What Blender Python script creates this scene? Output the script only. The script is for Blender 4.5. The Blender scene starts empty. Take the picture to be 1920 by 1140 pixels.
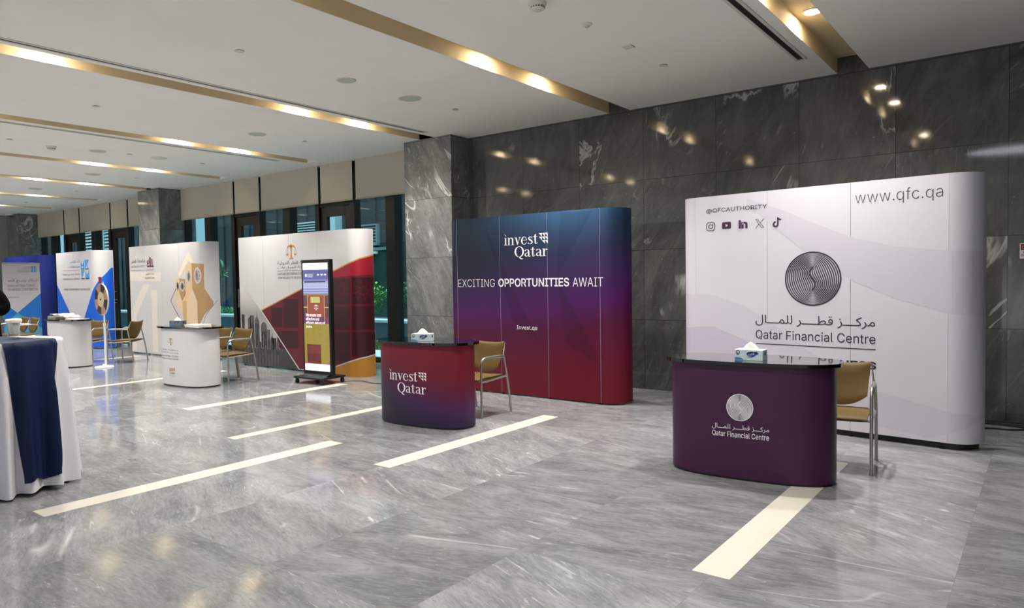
import bpy, bmesh, math, random, unicodedata
import numpy as np
from mathutils import Vector, Matrix, Euler

random.seed(7)
scene = bpy.context.scene
COL = scene.collection
PI = math.pi

# ------------------------------------------------------------------ camera
FPX, YAW, PITCH, ROLL, CAMH = 1316.96, .65065326, -.03707191, .01567762, 1.5
def cam_axes():
    F = np.array([-math.sin(YAW) * math.cos(PITCH), math.cos(YAW) * math.cos(PITCH), math.sin(PITCH)])
    r = np.array([math.cos(YAW), math.sin(YAW), 0.])
    d = np.cross(F, r)
    c, s = math.cos(ROLL), math.sin(ROLL)
    return np.array([c * r + s * d, -s * r + c * d, F])
AX = cam_axes()
cam_data = bpy.data.cameras.new('camera')
cam_data.sensor_width = 36.0
cam_data.lens = 36.0 * FPX / 1920.0
cam_data.clip_end = 200
cam = bpy.data.objects.new('camera', cam_data)
COL.objects.link(cam)
m = Matrix.Identity(4)
for i in range(3):
    m[i][0], m[i][1], m[i][2] = AX[0][i], -AX[1][i], -AX[2][i]
m[2][3] = CAMH
cam.matrix_world = m
scene.camera = cam

# ------------------------------------------------------------------ world, colour management, big lights
world = bpy.data.worlds.new('daylight')
scene.world = world
world.use_nodes = True
bg = world.node_tree.nodes['Background']
bg.inputs[0].default_value = (.93, .97, 1.0, 1)
bg.inputs[1].default_value = 1.0
# overcast sky, brighter overhead; bright lower half added to fill the ceiling
_nt = world.node_tree
_tc = _nt.nodes.new('ShaderNodeTexCoord'); _sp = _nt.nodes.new('ShaderNodeSeparateXYZ'); _rp = _nt.nodes.new('ShaderNodeValToRGB'); _ma = _nt.nodes.new('ShaderNodeMapRange')
_nt.links.new(_tc.outputs['Generated'], _sp.inputs[0]); _nt.links.new(_sp.outputs[2], _ma.inputs[0])
_ma.inputs[1].default_value = -1; _ma.inputs[2].default_value = 1
_nt.links.new(_ma.outputs[0], _rp.inputs[0])
_el = _rp.color_ramp.elements
_el[0].position = 0; _el[0].color = (1.7, 1.72, 1.72, 1)
_el[1].position = 1; _el[1].color = (6.5, 7.2, 7.6, 1)
for _p, _c in ((.485, (1.5, 1.52, 1.52, 1)), (.505, (.42, .45, .48, 1)), (.70, (.6, .66, .72, 1)), (.82, (4.2, 4.6, 4.9, 1))):
    _e = _el.new(_p); _e.color = _c
_nt.links.new(_rp.outputs[0], bg.inputs[0])
vs = scene.view_settings
vs.view_transform = 'Standard'
vs.look = 'None'
vs.gamma = 1
vs.use_curve_mapping = False
vs.exposure = 0.0
scene.display_settings.display_device = 'sRGB'

DOWNLIGHT_W = 48.0
BOUNCE_W = 42.0
# soft patch of light on the ceiling above the photographer (bounced flash)
ld = bpy.data.lights.new('ceiling_bounce', 'AREA')
ld.shape = 'ELLIPSE'; ld.size = 2.2; ld.size_y = 1.0; ld.energy = BOUNCE_W; ld.color = (.86, .92, 1.0)
lo = bpy.data.objects.new('ceiling_bounce', ld)
lo.location = (-.1, 1.3, 3.66)
COL.objects.link(lo)

# ------------------------------------------------------------------ pixel to place
def ray(x, y):
    return AX.T @ np.array([(x - 960) / FPX, (y - 570) / FPX, 1.])
def on_z(x, y, z=0.):
    d = ray(x, y); t = (z - CAMH) / d[2]
    return Vector((t * d[0], t * d[1], z))
def on_y(x, y, Y):
    d = ray(x, y); t = Y / d[1]
    return Vector((t * d[0], Y, CAMH + t * d[2]))

# ------------------------------------------------------------------ colours and materials
def lin(c):
    c /= 255.
    return c / 12.92 if c <= .04045 else ((c + .055) / 1.055) ** 2.4
def rgb(h):
    h = h.lstrip('#')
    return (lin(int(h[0:2], 16)), lin(int(h[2:4], 16)), lin(int(h[4:6], 16)), 1)

def new_mat(name):
    mt = bpy.data.materials.new(name); mt.use_nodes = True
    nt = mt.node_tree
    return mt, nt, nt.nodes['Principled BSDF']
def node(nt, kind, **kw):
    n = nt.nodes.new(kind)
    for k, v in kw.items():
        setattr(n, k, v)
    return n
def math_n(nt, op, a, b=None):
    n = node(nt, 'ShaderNodeMath', operation=op)
    for i, v in enumerate((a, b)):
        if v is None: continue
        if isinstance(v, (int, float)): n.inputs[i].default_value = v
        else: nt.links.new(v, n.inputs[i])
    return n.outputs[0]
def vmath(nt, op, a, b=None):
    n = node(nt, 'ShaderNodeVectorMath', operation=op)
    for i, v in enumerate((a, b)):
        if v is None: continue
        if isinstance(v, (tuple, list)): n.inputs[i].default_value = v
        else: nt.links.new(v, n.inputs[i])
    return n.outputs[0]
def ramp(nt, fac, stops, interp='LINEAR'):
    n = node(nt, 'ShaderNodeValToRGB')
    n.color_ramp.interpolation = interp
    els = n.color_ramp.elements
    while len(els) < len(stops): els.new(.5)
    for e, (p, c) in zip(els, stops):
        e.position = p; e.color = c if len(c) == 4 else (*c, 1)
    nt.links.new(fac, n.inputs[0])
    return n.outputs[0]
def mixc(nt, fac, a, b, blend='MIX'):
    n = node(nt, 'ShaderNodeMix', data_type='RGBA', blend_type=blend)
    for sock, v in ((n.inputs[0], fac), (n.inputs[6], a), (n.inputs[7], b)):
        if isinstance(v, (int, float)): sock.default_value = v
        elif isinstance(v, (tuple, list)): sock.default_value = v
        else: nt.links.new(v, sock)
    return n.outputs[2]

MATS = {}
def plain(name, hexc, rough=.5, metal=0., var=.05, scale=30., spec=.5, coat=0., bump=0.):
    if name in MATS: return MATS[name]
    mt, nt, b = new_mat(name)
    c = rgb(hexc)
    tc = node(nt, 'ShaderNodeTexCoord')
    nz = node(nt, 'ShaderNodeTexNoise')
    nz.inputs['Scale'].default_value = scale; nz.inputs['Detail'].default_value = 4
    nt.links.new(tc.outputs['Object'], nz.inputs['Vector'])
    lo_, hi_ = [max(0, x * (1 - var)) for x in c[:3]], [min(1, x * (1 + var)) for x in c[:3]]
    nt.links.new(ramp(nt, nz.outputs[0], [(.3, lo_), (.7, hi_)]), b.inputs['Base Color'])
    b.inputs['Roughness'].default_value = rough
    b.inputs['Metallic'].default_value = metal
    b.inputs['Specular IOR Level'].default_value = spec
    b.inputs['Coat Weight'].default_value = coat
    if bump:
        bp = node(nt, 'ShaderNodeBump'); bp.inputs['Strength'].default_value = bump
        bp.inputs['Distance'].default_value = .01
        nt.links.new(nz.outputs[0], bp.inputs['Height']); nt.links.new(bp.outputs[0], b.inputs['Normal'])
    MATS[name] = mt
    return mt
def emit(name, hexc, strength):
    if name in MATS: return MATS[name]
    mt, nt, b = new_mat(name)
    b.inputs['Base Color'].default_value = (0.01, 0.01, 0.01, 1)
    b.inputs['Emission Color'].default_value = rgb(hexc)
    b.inputs['Emission Strength'].default_value = strength
    b.inputs['Roughness'].default_value = .2
    MATS[name] = mt
    return mt

def marble(name, dark, mid, light, vein, size, off, rot, rough, vein_amt, scale=1., joint='#202020', jw=.004, turn=0., dash_amt=.6, grain=.45, broad=.9, long_=1.):
    """polished slabs: every slab a shifted piece of the same streaked stone"""
    mt, nt, b = new_mat(name)
    tc = node(nt, 'ShaderNodeTexCoord')
    P = tc.outputs['Object']
    q = vmath(nt, 'DIVIDE', vmath(nt, 'SUBTRACT', P, off), size)
    idx = vmath(nt, 'FLOOR', q)
    wn = node(nt, 'ShaderNodeTexWhiteNoise', noise_dimensions='3D')
    nt.links.new(idx, wn.inputs['Vector'])
    shift = vmath(nt, 'MULTIPLY', wn.outputs['Color'], (40, 40, 40))
    P2 = vmath(nt, 'ADD', P, shift)
    vr = node(nt, 'ShaderNodeVectorRotate', rotation_type='EULER_XYZ')
    nt.links.new(P2, vr.inputs['Vector'])
    if turn:
        cx = node(nt, 'ShaderNodeCombineXYZ')
        tr = math_n(nt, 'MULTIPLY', math_n(nt, 'SUBTRACT', wn.outputs['Value'], .5), turn)
        for i in range(3): cx.inputs[i].default_value = rot[i]
        k = 2 if abs(size[2]) > 50 else 1
        nt.links.new(math_n(nt, 'ADD', tr, rot[k]), cx.inputs[k])
        nt.links.new(cx.outputs[0], vr.inputs['Rotation'])
    else:
        vr.inputs['Rotation'].default_value = rot
    def noise(v, sc, det, dist=0., rough=.55):
        n = node(nt, 'ShaderNodeTexNoise'); n.inputs['Scale'].default_value = sc; n.inputs['Detail'].default_value = det
        n.inputs['Distortion'].default_value = dist; n.inputs['Roughness'].default_value = rough
        nt.links.new(v, n.inputs['Vector'])
        return n.outputs[0]
    R = vr.outputs[0]
    st = vmath(nt, 'MULTIPLY', R, (scale * .6, scale * 1.7, scale * 1.7))
    n1o = noise(st, 1.6, 10, .7, .66)
    base = ramp(nt, n1o, [(.30, rgb(dark)), (.5, rgb(mid)), (.72, rgb(light))])
    # fine grain: short streaks along the bedding
    g1 = noise(vmath(nt, 'MULTIPLY', R, (scale * 7, scale * 34, scale * 34)), 1., 7, .6, .7)
    fine = math_n(nt, 'MULTIPLY', ramp(nt, g1, [(.50, (0, 0, 0)), (.72, (1, 1, 1))]), grain)
    c0 = mixc(nt, fine, base, rgb(light))
    gd = math_n(nt, 'MULTIPLY', ramp(nt, g1, [(.28, (1, 1, 1)), (.48, (0, 0, 0))]), grain * 1.2)
    c0 = mixc(nt, gd, c0, rgb(dark))
    # pale dashes
    g2 = noise(vmath(nt, 'MULTIPLY', R, (scale * 2.6, scale * 15, scale * 15)), 1., 5, .9, .6)
    pm = ramp(nt, noise(P2, 1.3, 2), [(.48, (0, 0, 0)), (.62, (1, 1, 1))])
    dash = math_n(nt, 'MULTIPLY', math_n(nt, 'MULTIPLY', ramp(nt, g2, [(.60, (0, 0, 0)), (.70, (1, 1, 1))]), pm), dash_amt)
    c1 = mixc(nt, dash, c0, rgb(vein))
    # long thin veins, sparse
    n3o = noise(vmath(nt, 'MULTIPLY', R, (scale * .35, scale * 1.9, scale * 1.9)), .6, 0., .1, .4)
    con = math_n(nt, 'ABSOLUTE', math_n(nt, 'SUBTRACT', n3o, .5))
    line = ramp(nt, con, [(0., (1, 1, 1)), (.002, (.6, .6, .6)), (.006, (0, 0, 0))])
    brk = ramp(nt, noise(P2, 1.1, 3), [(.54, (0, 0, 0)), (.60, (1, 1, 1))])
    vm = math_n(nt, 'MULTIPLY', math_n(nt, 'MULTIPLY', line, brk), vein_amt * long_)
    c2 = mixc(nt, vm, c1, rgb(vein))
    # broad broken veins
    n5 = noise(vmath(nt, 'MULTIPLY', R, (scale * .5, scale * 1.1, scale * 1.1)), .8, 5, .9, .6)
    con5 = math_n(nt, 'ABSOLUTE', math_n(nt, 'SUBTRACT', n5, .5))
    b5 = ramp(nt, noise(P2, .9, 2), [(.58, (0, 0, 0)), (.64, (1, 1, 1))])
    c2 = mixc(nt, math_n(nt, 'MULTIPLY', math_n(nt, 'MULTIPLY', ramp(nt, con5, [(0., (1, 1, 1)), (.012, (.5, .5, .5)), (.022, (0, 0, 0))]), b5), vein_amt * broad), c2, rgb(vein))
    # tiny white specks
    spk = ramp(nt, noise(vmath(nt, 'MULTIPLY', R, (scale * 22, scale * 34, scale * 34)), 1., 2), [(.735, (0, 0, 0)), (.76, (1, 1, 1))])
    c2 = mixc(nt, math_n(nt, 'MULTIPLY', spk, .6 * vein_amt), c2, rgb(vein))
    # tone differs a little from slab to slab
    tone = math_n(nt, 'ADD', math_n(nt, 'MULTIPLY', wn.outputs['Value'], .22), .89)
    tv = node(nt, 'ShaderNodeCombineColor')
    for i in range(3): nt.links.new(tone, tv.inputs[i])
    c3 = mixc(nt, 1., c2, tv.outputs[0], 'MULTIPLY')
    # joints
    fr = vmath(nt, 'FRACTION', q)
    inv = vmath(nt, 'SUBTRACT', (1, 1, 1), fr)
    mn = vmath(nt, 'MULTIPLY', vmath(nt, 'MINIMUM', fr, inv), size)
    sp = node(nt, 'ShaderNodeSeparateXYZ'); nt.links.new(mn, sp.inputs[0])
    use = [sp.outputs[i] for i in range(3) if size[i] < 50]
    dmin = math_n(nt, 'MINIMUM', use[0], use[-1])
    jm = math_n(nt, 'LESS_THAN', dmin, jw * .5)
    c4 = mixc(nt, math_n(nt, 'MULTIPLY', jm, .75), c3, rgb(joint))
    nt.links.new(c4, b.inputs['Base Color'])
    b.inputs['Roughness'].default_value = rough
    rr = math_n(nt, 'ADD', math_n(nt, 'MULTIPLY', n1o, .05), rough - .02)
    nt.links.new(rr, b.inputs['Roughness'])
    b.inputs['Specular IOR Level'].default_value = .5
    MATS[name] = mt
    return mt

# ------------------------------------------------------------------ object helpers
def tag(o, label=None, cat=None, group=None, kind=None):
    if label: o['label'] = label
    if cat: o['category'] = cat
    if group: o['group'] = group
    if kind: o['kind'] = kind
    return o
def thing(name, loc, rz, label, cat, group=None):
    o = bpy.data.objects.new(name, None)
    o.empty_display_size = .1
    COL.objects.link(o)
    o.location = loc; o.rotation_euler = (0, 0, rz)
    return tag(o, label, cat, group)
def link(name, bm, mats, parent=None, smooth=False, angle=None):
    if not isinstance(mats, (list, tuple)): mats = [mats]
    me = bpy.data.meshes.new(name)
    bmesh.ops.recalc_face_normals(bm, faces=bm.faces[:])
    bm.to_mesh(me); bm.free()
    for mt in mats: me.materials.append(mt)
    if smooth:
        for p in me.polygons: p.use_smooth = True
        me.set_sharp_from_angle(angle=math.radians(angle or 40))
    o = bpy.data.objects.new(name, me)
    COL.objects.link(o)
    if parent: o.parent = parent
    return o
def struct(name, bm, mats, parent=None, smooth=False):
    o = link(name, bm, mats, parent, smooth)
    if not parent: o['kind'] = 'structure'
    return o

def box(bm, x0, y0, z0, x1, y1, z1, mi=0, bev=0.):
    vs_ = [bm.verts.new(p) for p in ((x0, y0, z0), (x1, y0, z0), (x1, y1, z0), (x0, y1, z0), (x0, y0, z1), (x1, y0, z1), (x1, y1, z1), (x0, y1, z1))]
    fs = [bm.faces.new([vs_[i] for i in f]) for f in ((3, 2, 1, 0), (4, 5, 6, 7), (0, 1, 5, 4), (1, 2, 6, 5), (2, 3, 7, 6), (3, 0, 4, 7))]
    for f in fs: f.material_index = mi
    if bev:
        es = list({e for f in fs for e in f.edges})
        bmesh.ops.bevel(bm, geom=es, offset=bev, segments=2, affect='EDGES', profile=.5)
    return vs_
def lathe(bm, prof, n=32, c=(0, 0, 0), mi=0):
    rings = []
    for r, z in prof:
        rings.append([bm.verts.new((c[0] + r * math.cos(2 * PI * k / n), c[1] + r * math.sin(2 * PI * k / n), c[2] + z)) for k in range(n)])
    for a, b_ in zip(rings, rings[1:]):
        for k in range(n):
            f = bm.faces.new((a[k], a[(k + 1) % n], b_[(k + 1) % n], b_[k])); f.material_index = mi
    for rg in (rings[0], rings[-1]):
        f = bm.faces.new(rg); f.material_index = mi
def tube(bm, pts, r, n=10, mi=0, cap=True, flat=1.):
    pts = [Vector(p) for p in pts]
    rs = r if isinstance(r, (list, tuple)) else [r] * len(pts)
    up = None; rings = []
    for i, p in enumerate(pts):
        t = (pts[min(i + 1, len(pts) - 1)] - pts[max(i - 1, 0)]).normalized()
        if up is None:
            a = Vector((0, 0, 1)) if abs(t.z) < .9 else Vector((1, 0, 0))
            up = t.cross(a).normalized()
        else:
            up = (up - t * up.dot(t)).normalized()
        w = t.cross(up)
        rings.append([bm.verts.new(p + (up * math.cos(2 * PI * k / n) + w * math.sin(2 * PI * k / n) * flat) * rs[i]) for k in range(n)])
    for a, b_ in zip(rings, rings[1:]):
        for k in range(n):
            f = bm.faces.new((a[k], a[(k + 1) % n], b_[(k + 1) % n], b_[k])); f.material_index = mi
    if cap:
        for rg in (rings[0], rings[-1]):
            f = bm.faces.new(rg); f.material_index = mi
def smooth_path(pts, n=8):
    """Catmull-Rom through the points"""
    P = [Vector(p) for p in pts]
    P = [P[0] * 2 - P[1]] + P + [P[-1] * 2 - P[-2]]
    out = []
    for i in range(1, len(P) - 2):
        for k in range(n):
            t = k / n
            a, b_, c, d = P[i - 1], P[i], P[i + 1], P[i + 2]
            out.append(.5 * ((2 * b_) + (c - a) * t + (2 * a - 5 * b_ + 4 * c - d) * t * t + (3 * b_ - a - 3 * c + d) * t ** 3))
    out.append(P[-2])
    return out
def prism(bm, outline, z0, z1, mi=0):
    a = [bm.verts.new((x, y, z0)) for x, y in outline]
    b_ = [bm.verts.new((x, y, z1)) for x, y in outline]
    n = len(outline)
    for k in range(n):
        f = bm.faces.new((a[k], a[(k + 1) % n], b_[(k + 1) % n], b_[k])); f.material_index = mi
    f = bm.faces.new(a[::-1]); f.material_index = mi
    f = bm.faces.new(b_); f.material_index = mi

# ------------------------------------------------------------------ writing
AR = {}
for cp in list(range(0xFE70, 0xFEFD)) + list(range(0xFB50, 0xFBFF)):
    d = unicodedata.decomposition(chr(cp)).split()
    if len(d) == 2 and d[0][1:-1] in ('isolated', 'final', 'initial', 'medial'):
        AR.setdefault(chr(int(d[1], 16)), {}).setdefault(d[0][1:-1], chr(cp))
    elif len(d) == 3 and d[0][1:-1] in ('isolated', 'final') and d[1] == '0644' and d[2] == '0627':
        AR.setdefault('LA', {})[d[0][1:-1]] = chr(cp)
TAT = '\u0640'
def shape_ar(s):
    """logical Arabic to a left-to-right run of joined letter shapes"""
    s = s.replace('\u0644\u0627', '\x01')
    out = []
    def joins_next(c): return c == TAT or (c in AR and 'initial' in AR[c])
    def joins_prev(c): return c == TAT or c == '\x01' or (c in AR and 'final' in AR[c])
    for i, c in enumerate(s):
        pv = i > 0 and joins_next(s[i - 1]) and joins_prev(c)
        nx = i + 1 < len(s) and joins_next(c) and joins_prev(s[i + 1])
        if c == '\x01': out.append(AR['LA']['final' if pv else 'isolated']); continue
        if c not in AR: out.append(c); continue
        f = AR[c]
        out.append(f.get('medial' if pv and nx else 'final' if pv else 'initial' if nx else 'isolated', c))
    return ''.join(reversed(out))
_fc = bpy.data.curves.new('lettering_font', 'FONT')
FONT_AR = FONT_LAT = _fc.font
try:
    import os
    FONT_LAT = bpy.data.fonts.load(os.path.join(bpy.utils.resource_path('LOCAL'), 'datafiles', 'fonts', 'Inter.woff2'))
except Exception:
    pass
_fo = bpy.data.objects.new('lettering_font', _fc)
COL.objects.link(_fo)
def text_tris(body, weight=0., space=1., shear=0.):
    ar = any('\u0600' <= c <= '\u06ff' for c in body)
    if ar: body = shape_ar(body)
    _fc.font = FONT_AR if ar else FONT_LAT
    _fc.body = body; _fc.offset = weight; _fc.space_character = space; _fc.resolution_u = 3; _fc.shear = shear
    bpy.context.view_layer.update()
    dg = bpy.context.evaluated_depsgraph_get()
    me = bpy.data.meshes.new_from_object(_fo.evaluated_get(dg))
    v = [(p.co.x, p.co.y) for p in me.vertices]
    f = [tuple(p.vertices) for p in me.polygons]
    bpy.data.meshes.remove(me)
    return v, f
def fit(vf, u0, v0, u1, v1):
    v, f = vf
    xs = [p[0] for p in v]; ys = [p[1] for p in v]
    ax, bx, ay, by = min(xs), max(xs), min(ys), max(ys)
    return [(u0 + (x - ax) / (bx - ax) * (u1 - u0), v0 + (y - ay) / (by - ay) * (v1 - v0)) for x, y in v], f
def join_vf(parts):
    V, F = [], []
    for v, f in parts:
        o = len(V); V += list(v); F += [tuple(i + o for i in g) for g in f]
    return V, F
def stroke(pts, ws):
    """a pen stroke of changing width as quads"""
    if isinstance(ws, (int, float)): ws = [ws] * len(pts)
    V = []
    for i, p in enumerate(pts):
        a, b_ = pts[max(i - 1, 0)], pts[min(i + 1, len(pts) - 1)]
        tx, ty = b_[0] - a[0], b_[1] - a[1]
        l = math.hypot(tx, ty) or 1
        nx, ny = -ty / l * ws[i] / 2, tx / l * ws[i] / 2
        V += [(p[0] + nx, p[1] + ny), (p[0] - nx, p[1] - ny)]
    return V, [(2 * i, 2 * i + 1, 2 * i + 3, 2 * i + 2) for i in range(len(pts) - 1)]
def poly(*pts): return list(pts), [tuple(range(len(pts)))]
def rect(x0, y0, x1, y1): return poly((x0, y0), (x1, y0), (x1, y1), (x0, y1))
def ell(cx, cy, rx, ry, a0=0, a1=360, n=28):
    return [(cx + rx * math.cos(math.radians(a0 + (a1 - a0) * k / n)), cy + ry * math.sin(math.radians(a0 + (a1 - a0) * k / n))) for k in range(n + 1)]
def disc(cx, cy, rx, ry, n=28):
    p = ell(cx, cy, rx, ry, n=n)[:-1]
    return p, [tuple(range(len(p)))]
def ring(cx, cy, rx, ry, w, n=40): return stroke(ell(cx, cy, rx, ry, n=n), w)

def serif_glyph(ch):
    T, t = .085, .026         # thick and thin pen
    X = .50                   # x-height
    S = lambda x, y, w: rect(x - w / 2, y, x + w / 2, y + t)
    if ch == 'i':
        return [rect(.07, 0, .07 + T, X), S(.112, 0, .2), poly((.02, X), (.10, X), (.10, X - .05), (.02, X - .02)), poly((.02, .72), (.155, .56), (.155, .72 - .06), (.05, .72)), poly((.0, .73), (.155, .58), (.155, .6), (.06, .73))], .22
    if ch == 'n':
        return [rect(.06, 0, .06 + T, X), S(.1, 0, .18), poly((.01, X), (.1, X), (.1, X - .05), (.01, X - .02)), rect(.30, 0, .30 + T, .36), S(.342, 0, .18),
                stroke([(.13, .36), (.17, .43), (.23, .475), (.29, .46), (.335, .41), (.343, .34)], [t, t, .05, .075, T, T])], .45
    if ch == 'v':
        return [poly((.05, X), (.15, X), (.235, .1), (.21, 0), (.19, 0)), poly((.19, 0), (.22, 0), (.375, X), (.345, X)), S(.09, X - t, .18), S(.36, X - t, .13)], .43
    if ch == 'e':
        return [stroke(ell(.2, .25, .155, .245, 25, 335, 30), [t + (T - t) * max(0, math.sin(math.radians((25 + 310 * k / 30) - 90))) ** 1 if 90 < 25 + 310 * k / 30 < 270 else t * 1.2 for k in range(31)]),
                rect(.06, .27, .35, .27 + t), stroke(ell(.2, .27, .14, .225, 0, 40, 6), [.07, .07, .06, .05, .04, .03, .03])], .40
    if ch == 's':
        return [stroke([(.29, .38), (.26, .46), (.18, .487), (.10, .45), (.08, .38), (.12, .31), (.20, .26), (.27, .20), (.29, .12), (.25, .04), (.16, .013), (.08, .04), (.05, .13)],
                       [t, t, t * 1.3, .05, .07, .085, .09, .085, .07, .05, t * 1.3, t, t]), rect(.275, .37, .30, .5), rect(.04, 0, .065, .14)], .35
    if ch == 't':
        return [rect(.09, .08, .09 + T, X + .1), poly((.09, X + .1), (.175, X + .16), (.175, X + .1)), rect(.0, X - t - .005, .26, X), stroke([(.132, .12), (.14, .04), (.19, .02), (.24, .05), (.265, .11)], [T, .07, .04, t, t])], .29
    if ch == 'Q':
        return [stroke(ell(.29, .36, .235, .35, 0, 360, 44), [t + (T + .015 - t) * abs(math.cos(math.radians(360 * k / 44))) ** 1.3 for k in range(45)]),
                stroke([(.24, .02), (.30, .0), (.36, -.09), (.44, -.14), (.52, -.12)], [.03, .06, .08, .06, .03])], .57
    if ch == 'a':
        return [rect(.24, .06, .24 + T, .38), stroke([(.07, .40), (.11, .465), (.19, .487), (.26, .45), (.283, .37)], [.07, .05, t, .06, T]),
                stroke([(.26, .28), (.16, .26), (.085, .20), (.075, .11), (.12, .04), (.19, .04), (.26, .11)], [t, t, .06, T, .06, t, t]),
                stroke([(.283, .09), (.30, .02), (.35, .01), (.39, .05)], [T, .06, t, t])], .39
    if ch == 'r':
        return [rect(.06, 0, .06 + T, X), S(.11, 0, .2), poly((.01, X), (.1, X), (.1, X - .05), (.01, X - .02)), stroke([(.13, .33), (.17, .42), (.23, .47), (.28, .465)], [t, t, .04, .07]), disc(.275, .44, .045, .05, 14)], .33
def serif(word):
    parts, x = [], 0
    for ch in word:
        gl, adv = serif_glyph(ch)
        for v, f in gl: parts.append(([(p[0] + x, p[1]) for p in v], f))
        x += adv
    return join_vf(parts)
def arrow_grid():
    """the white flag of stacked triangles"""
    parts = []
    for r in range(3):
        for c in range(3):
            if r == 2 and c == 0: continue
            x0, y1 = c / 3, 1 - r / 3
            sh = 0
            parts.append(poly((x0 + .015, y1), (x0 + 1 / 3, y1), (x0 + 1 / 3, y1 - 1 / 3 + .02)))
    return join_vf(parts)
def swirl(n=13):
    parts = [ring(0, 0, .975, .975, .05, 72)]
    for k in range(n):
        a = (k + .35) / n
        h = .42 + .53 * a
        pts, ws = [], []
        for j in range(73):
            p = 2 * PI * j / 72
            y = h * math.sin(p)
            x = .95 * a * math.cos(p) - .10 * (1 - a) ** .8 * math.sin(PI * y / .62 * (.62 / h)) * (1 if abs(y) < h else 0)
            pts.append((x, y)); ws.append(.040 * (.22 + .78 * abs(math.cos(p)) ** .8))
        parts.append(stroke(pts, ws))
    return join_vf(parts)

# ------------------------------------------------------------------ printed upright surfaces
class Surf:
    """an upright sheet that follows a path on plan; u runs along the path, v is the height above z0"""
    def __init__(s, path, z0=0., knots=None):
        s.p = np.array([(float(a), float(b)) for a, b in path])
        dl = np.hypot(*(s.p[1:] - s.p[:-1]).T)
        s.u = np.concatenate([[0], np.cumsum(dl)]); s.L = s.u[-1]
        s.z0 = z0
        tg = np.gradient(s.p, axis=0); tg /= np.hypot(tg[:, 0], tg[:, 1])[:, None]
        s.n = np.stack([tg[:, 1], -tg[:, 0]], 1)
        s.az = np.arctan2(s.p[:, 0], s.p[:, 1])
    def pos(s, u, v, off=0.):
        x = np.interp(u, s.u, s.p[:, 0]); y = np.interp(u, s.u, s.p[:, 1])
        nx = np.interp(u, s.u, s.n[:, 0]); ny = np.interp(u, s.u, s.n[:, 1])
        l = math.hypot(nx, ny) or 1
        return Vector((x + nx / l * off, y + ny / l * off, s.z0 + v))
    def uv(s, px, py):
        d = ray(px, py); a = math.atan2(d[0], d[1])
        az = np.maximum.accumulate(s.az)
        u = float(np.interp(a, az, s.u))
        P = s.pos(u, 0)
        return u, CAMH + math.hypot(P.x, P.y) / math.hypot(d[0], d[1]) * d[2] - s.z0
    def px(s, pts, ox=0, oy=0, sc=1.):
        return [s.uv(ox + x / sc, oy + y / sc) for x, y in pts]
    def sheet(s, name, u0, u1, v0, v1, thick, mats, parent, off=0.):
        """a solid curved board"""
        us = [u0] + [float(u) for u in s.u if u0 + 1e-4 < u < u1 - 1e-4] + [u1]
        bm = bmesh.new()
        F = [[bm.verts.new(s.pos(u, v, off)) for u in us] for v in (v0, v1)]
        B = [[bm.verts.new(s.pos(u, v, off - thick)) for u in us] for v in (v0, v1)]
        n = len(us)
        for k in range(n - 1):
            bm.faces.new((F[0][k], F[0][k + 1], F[1][k + 1], F[1][k]))
            bm.faces.new((B[0][k + 1], B[0][k], B[1][k], B[1][k + 1]))
            bm.faces.new((F[1][k], F[1][k + 1], B[1][k + 1], B[1][k]))
            bm.faces.new((F[0][k + 1], F[0][k], B[0][k], B[0][k + 1]))
        for k in (0, n - 1):
            bm.faces.new((F[0][k], F[1][k], B[1][k], B[0][k]))
        inv_place(bm, parent)
        return link(name, bm, mats, parent, True, 30)
    def decal(s, name, vfs, mt, parent, off=.0015):
        """flat print: shapes drawn in (u, v) and wrapped on the sheet"""
        V, F = join_vf(vfs if isinstance(vfs, list) else [vfs])
        bm = bmesh.new()
        bv = [bm.verts.new((x, y, 0)) for x, y in V]
        for f in F:
            try: bm.faces.new([bv[i] for i in f])
            except ValueError: pass
        for f in bm.faces: f.normal_update()
        big = [f for f in bm.faces if len(f.verts) > 4]
        if big: bmesh.ops.triangulate(bm, faces=big, ngon_method='EAR_CLIP')
        us = [v.co.x for v in bm.verts]
        lo_, hi_ = min(us), max(us)
        for i in range(1, len(s.u) - 1):
            k = float(s.u[i])
            if lo_ < k < hi_ and np.dot(s.n[i - 1], s.n[i + 1]) < .99999:
                bmesh.ops.bisect_plane(bm, geom=bm.verts[:] + bm.edges[:] + bm.faces[:], plane_co=(k, 0, 0), plane_no=(1, 0, 0))
        for v in bm.verts: v.co = s.pos(v.co.x, v.co.y, off)
        inv_place(bm, parent)
        return link(name, bm, mt, parent)
    def text(s, name, body, x0, yb, yt, x1, mt, parent, weight=0., off=.003, o=(0, 0, 1.), space=1., yr=None):
        """lettering fitted between the left end (foot yb, head yt) and the right end x1 (pixels of the photograph)"""
        f = lambda x, y: s.uv(o[0] + x / o[2], o[1] + y / o[2])
        u0, v0 = f(x0, yb); _, v1 = f(x0, yt); u1, _ = f(x1, yr if yr else yb)
        vf = body if isinstance(body, tuple) else text_tris(body, weight, space)
        return s.decal(name, fit(vf, u0, v0, u1, v1), mt, parent, off)
def inv_place(bm, parent):
    if parent is None: return
    M = (Matrix.Translation(parent.location) @ parent.rotation_euler.to_matrix().to_4x4()).inverted()
    bm.transform(M)

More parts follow.
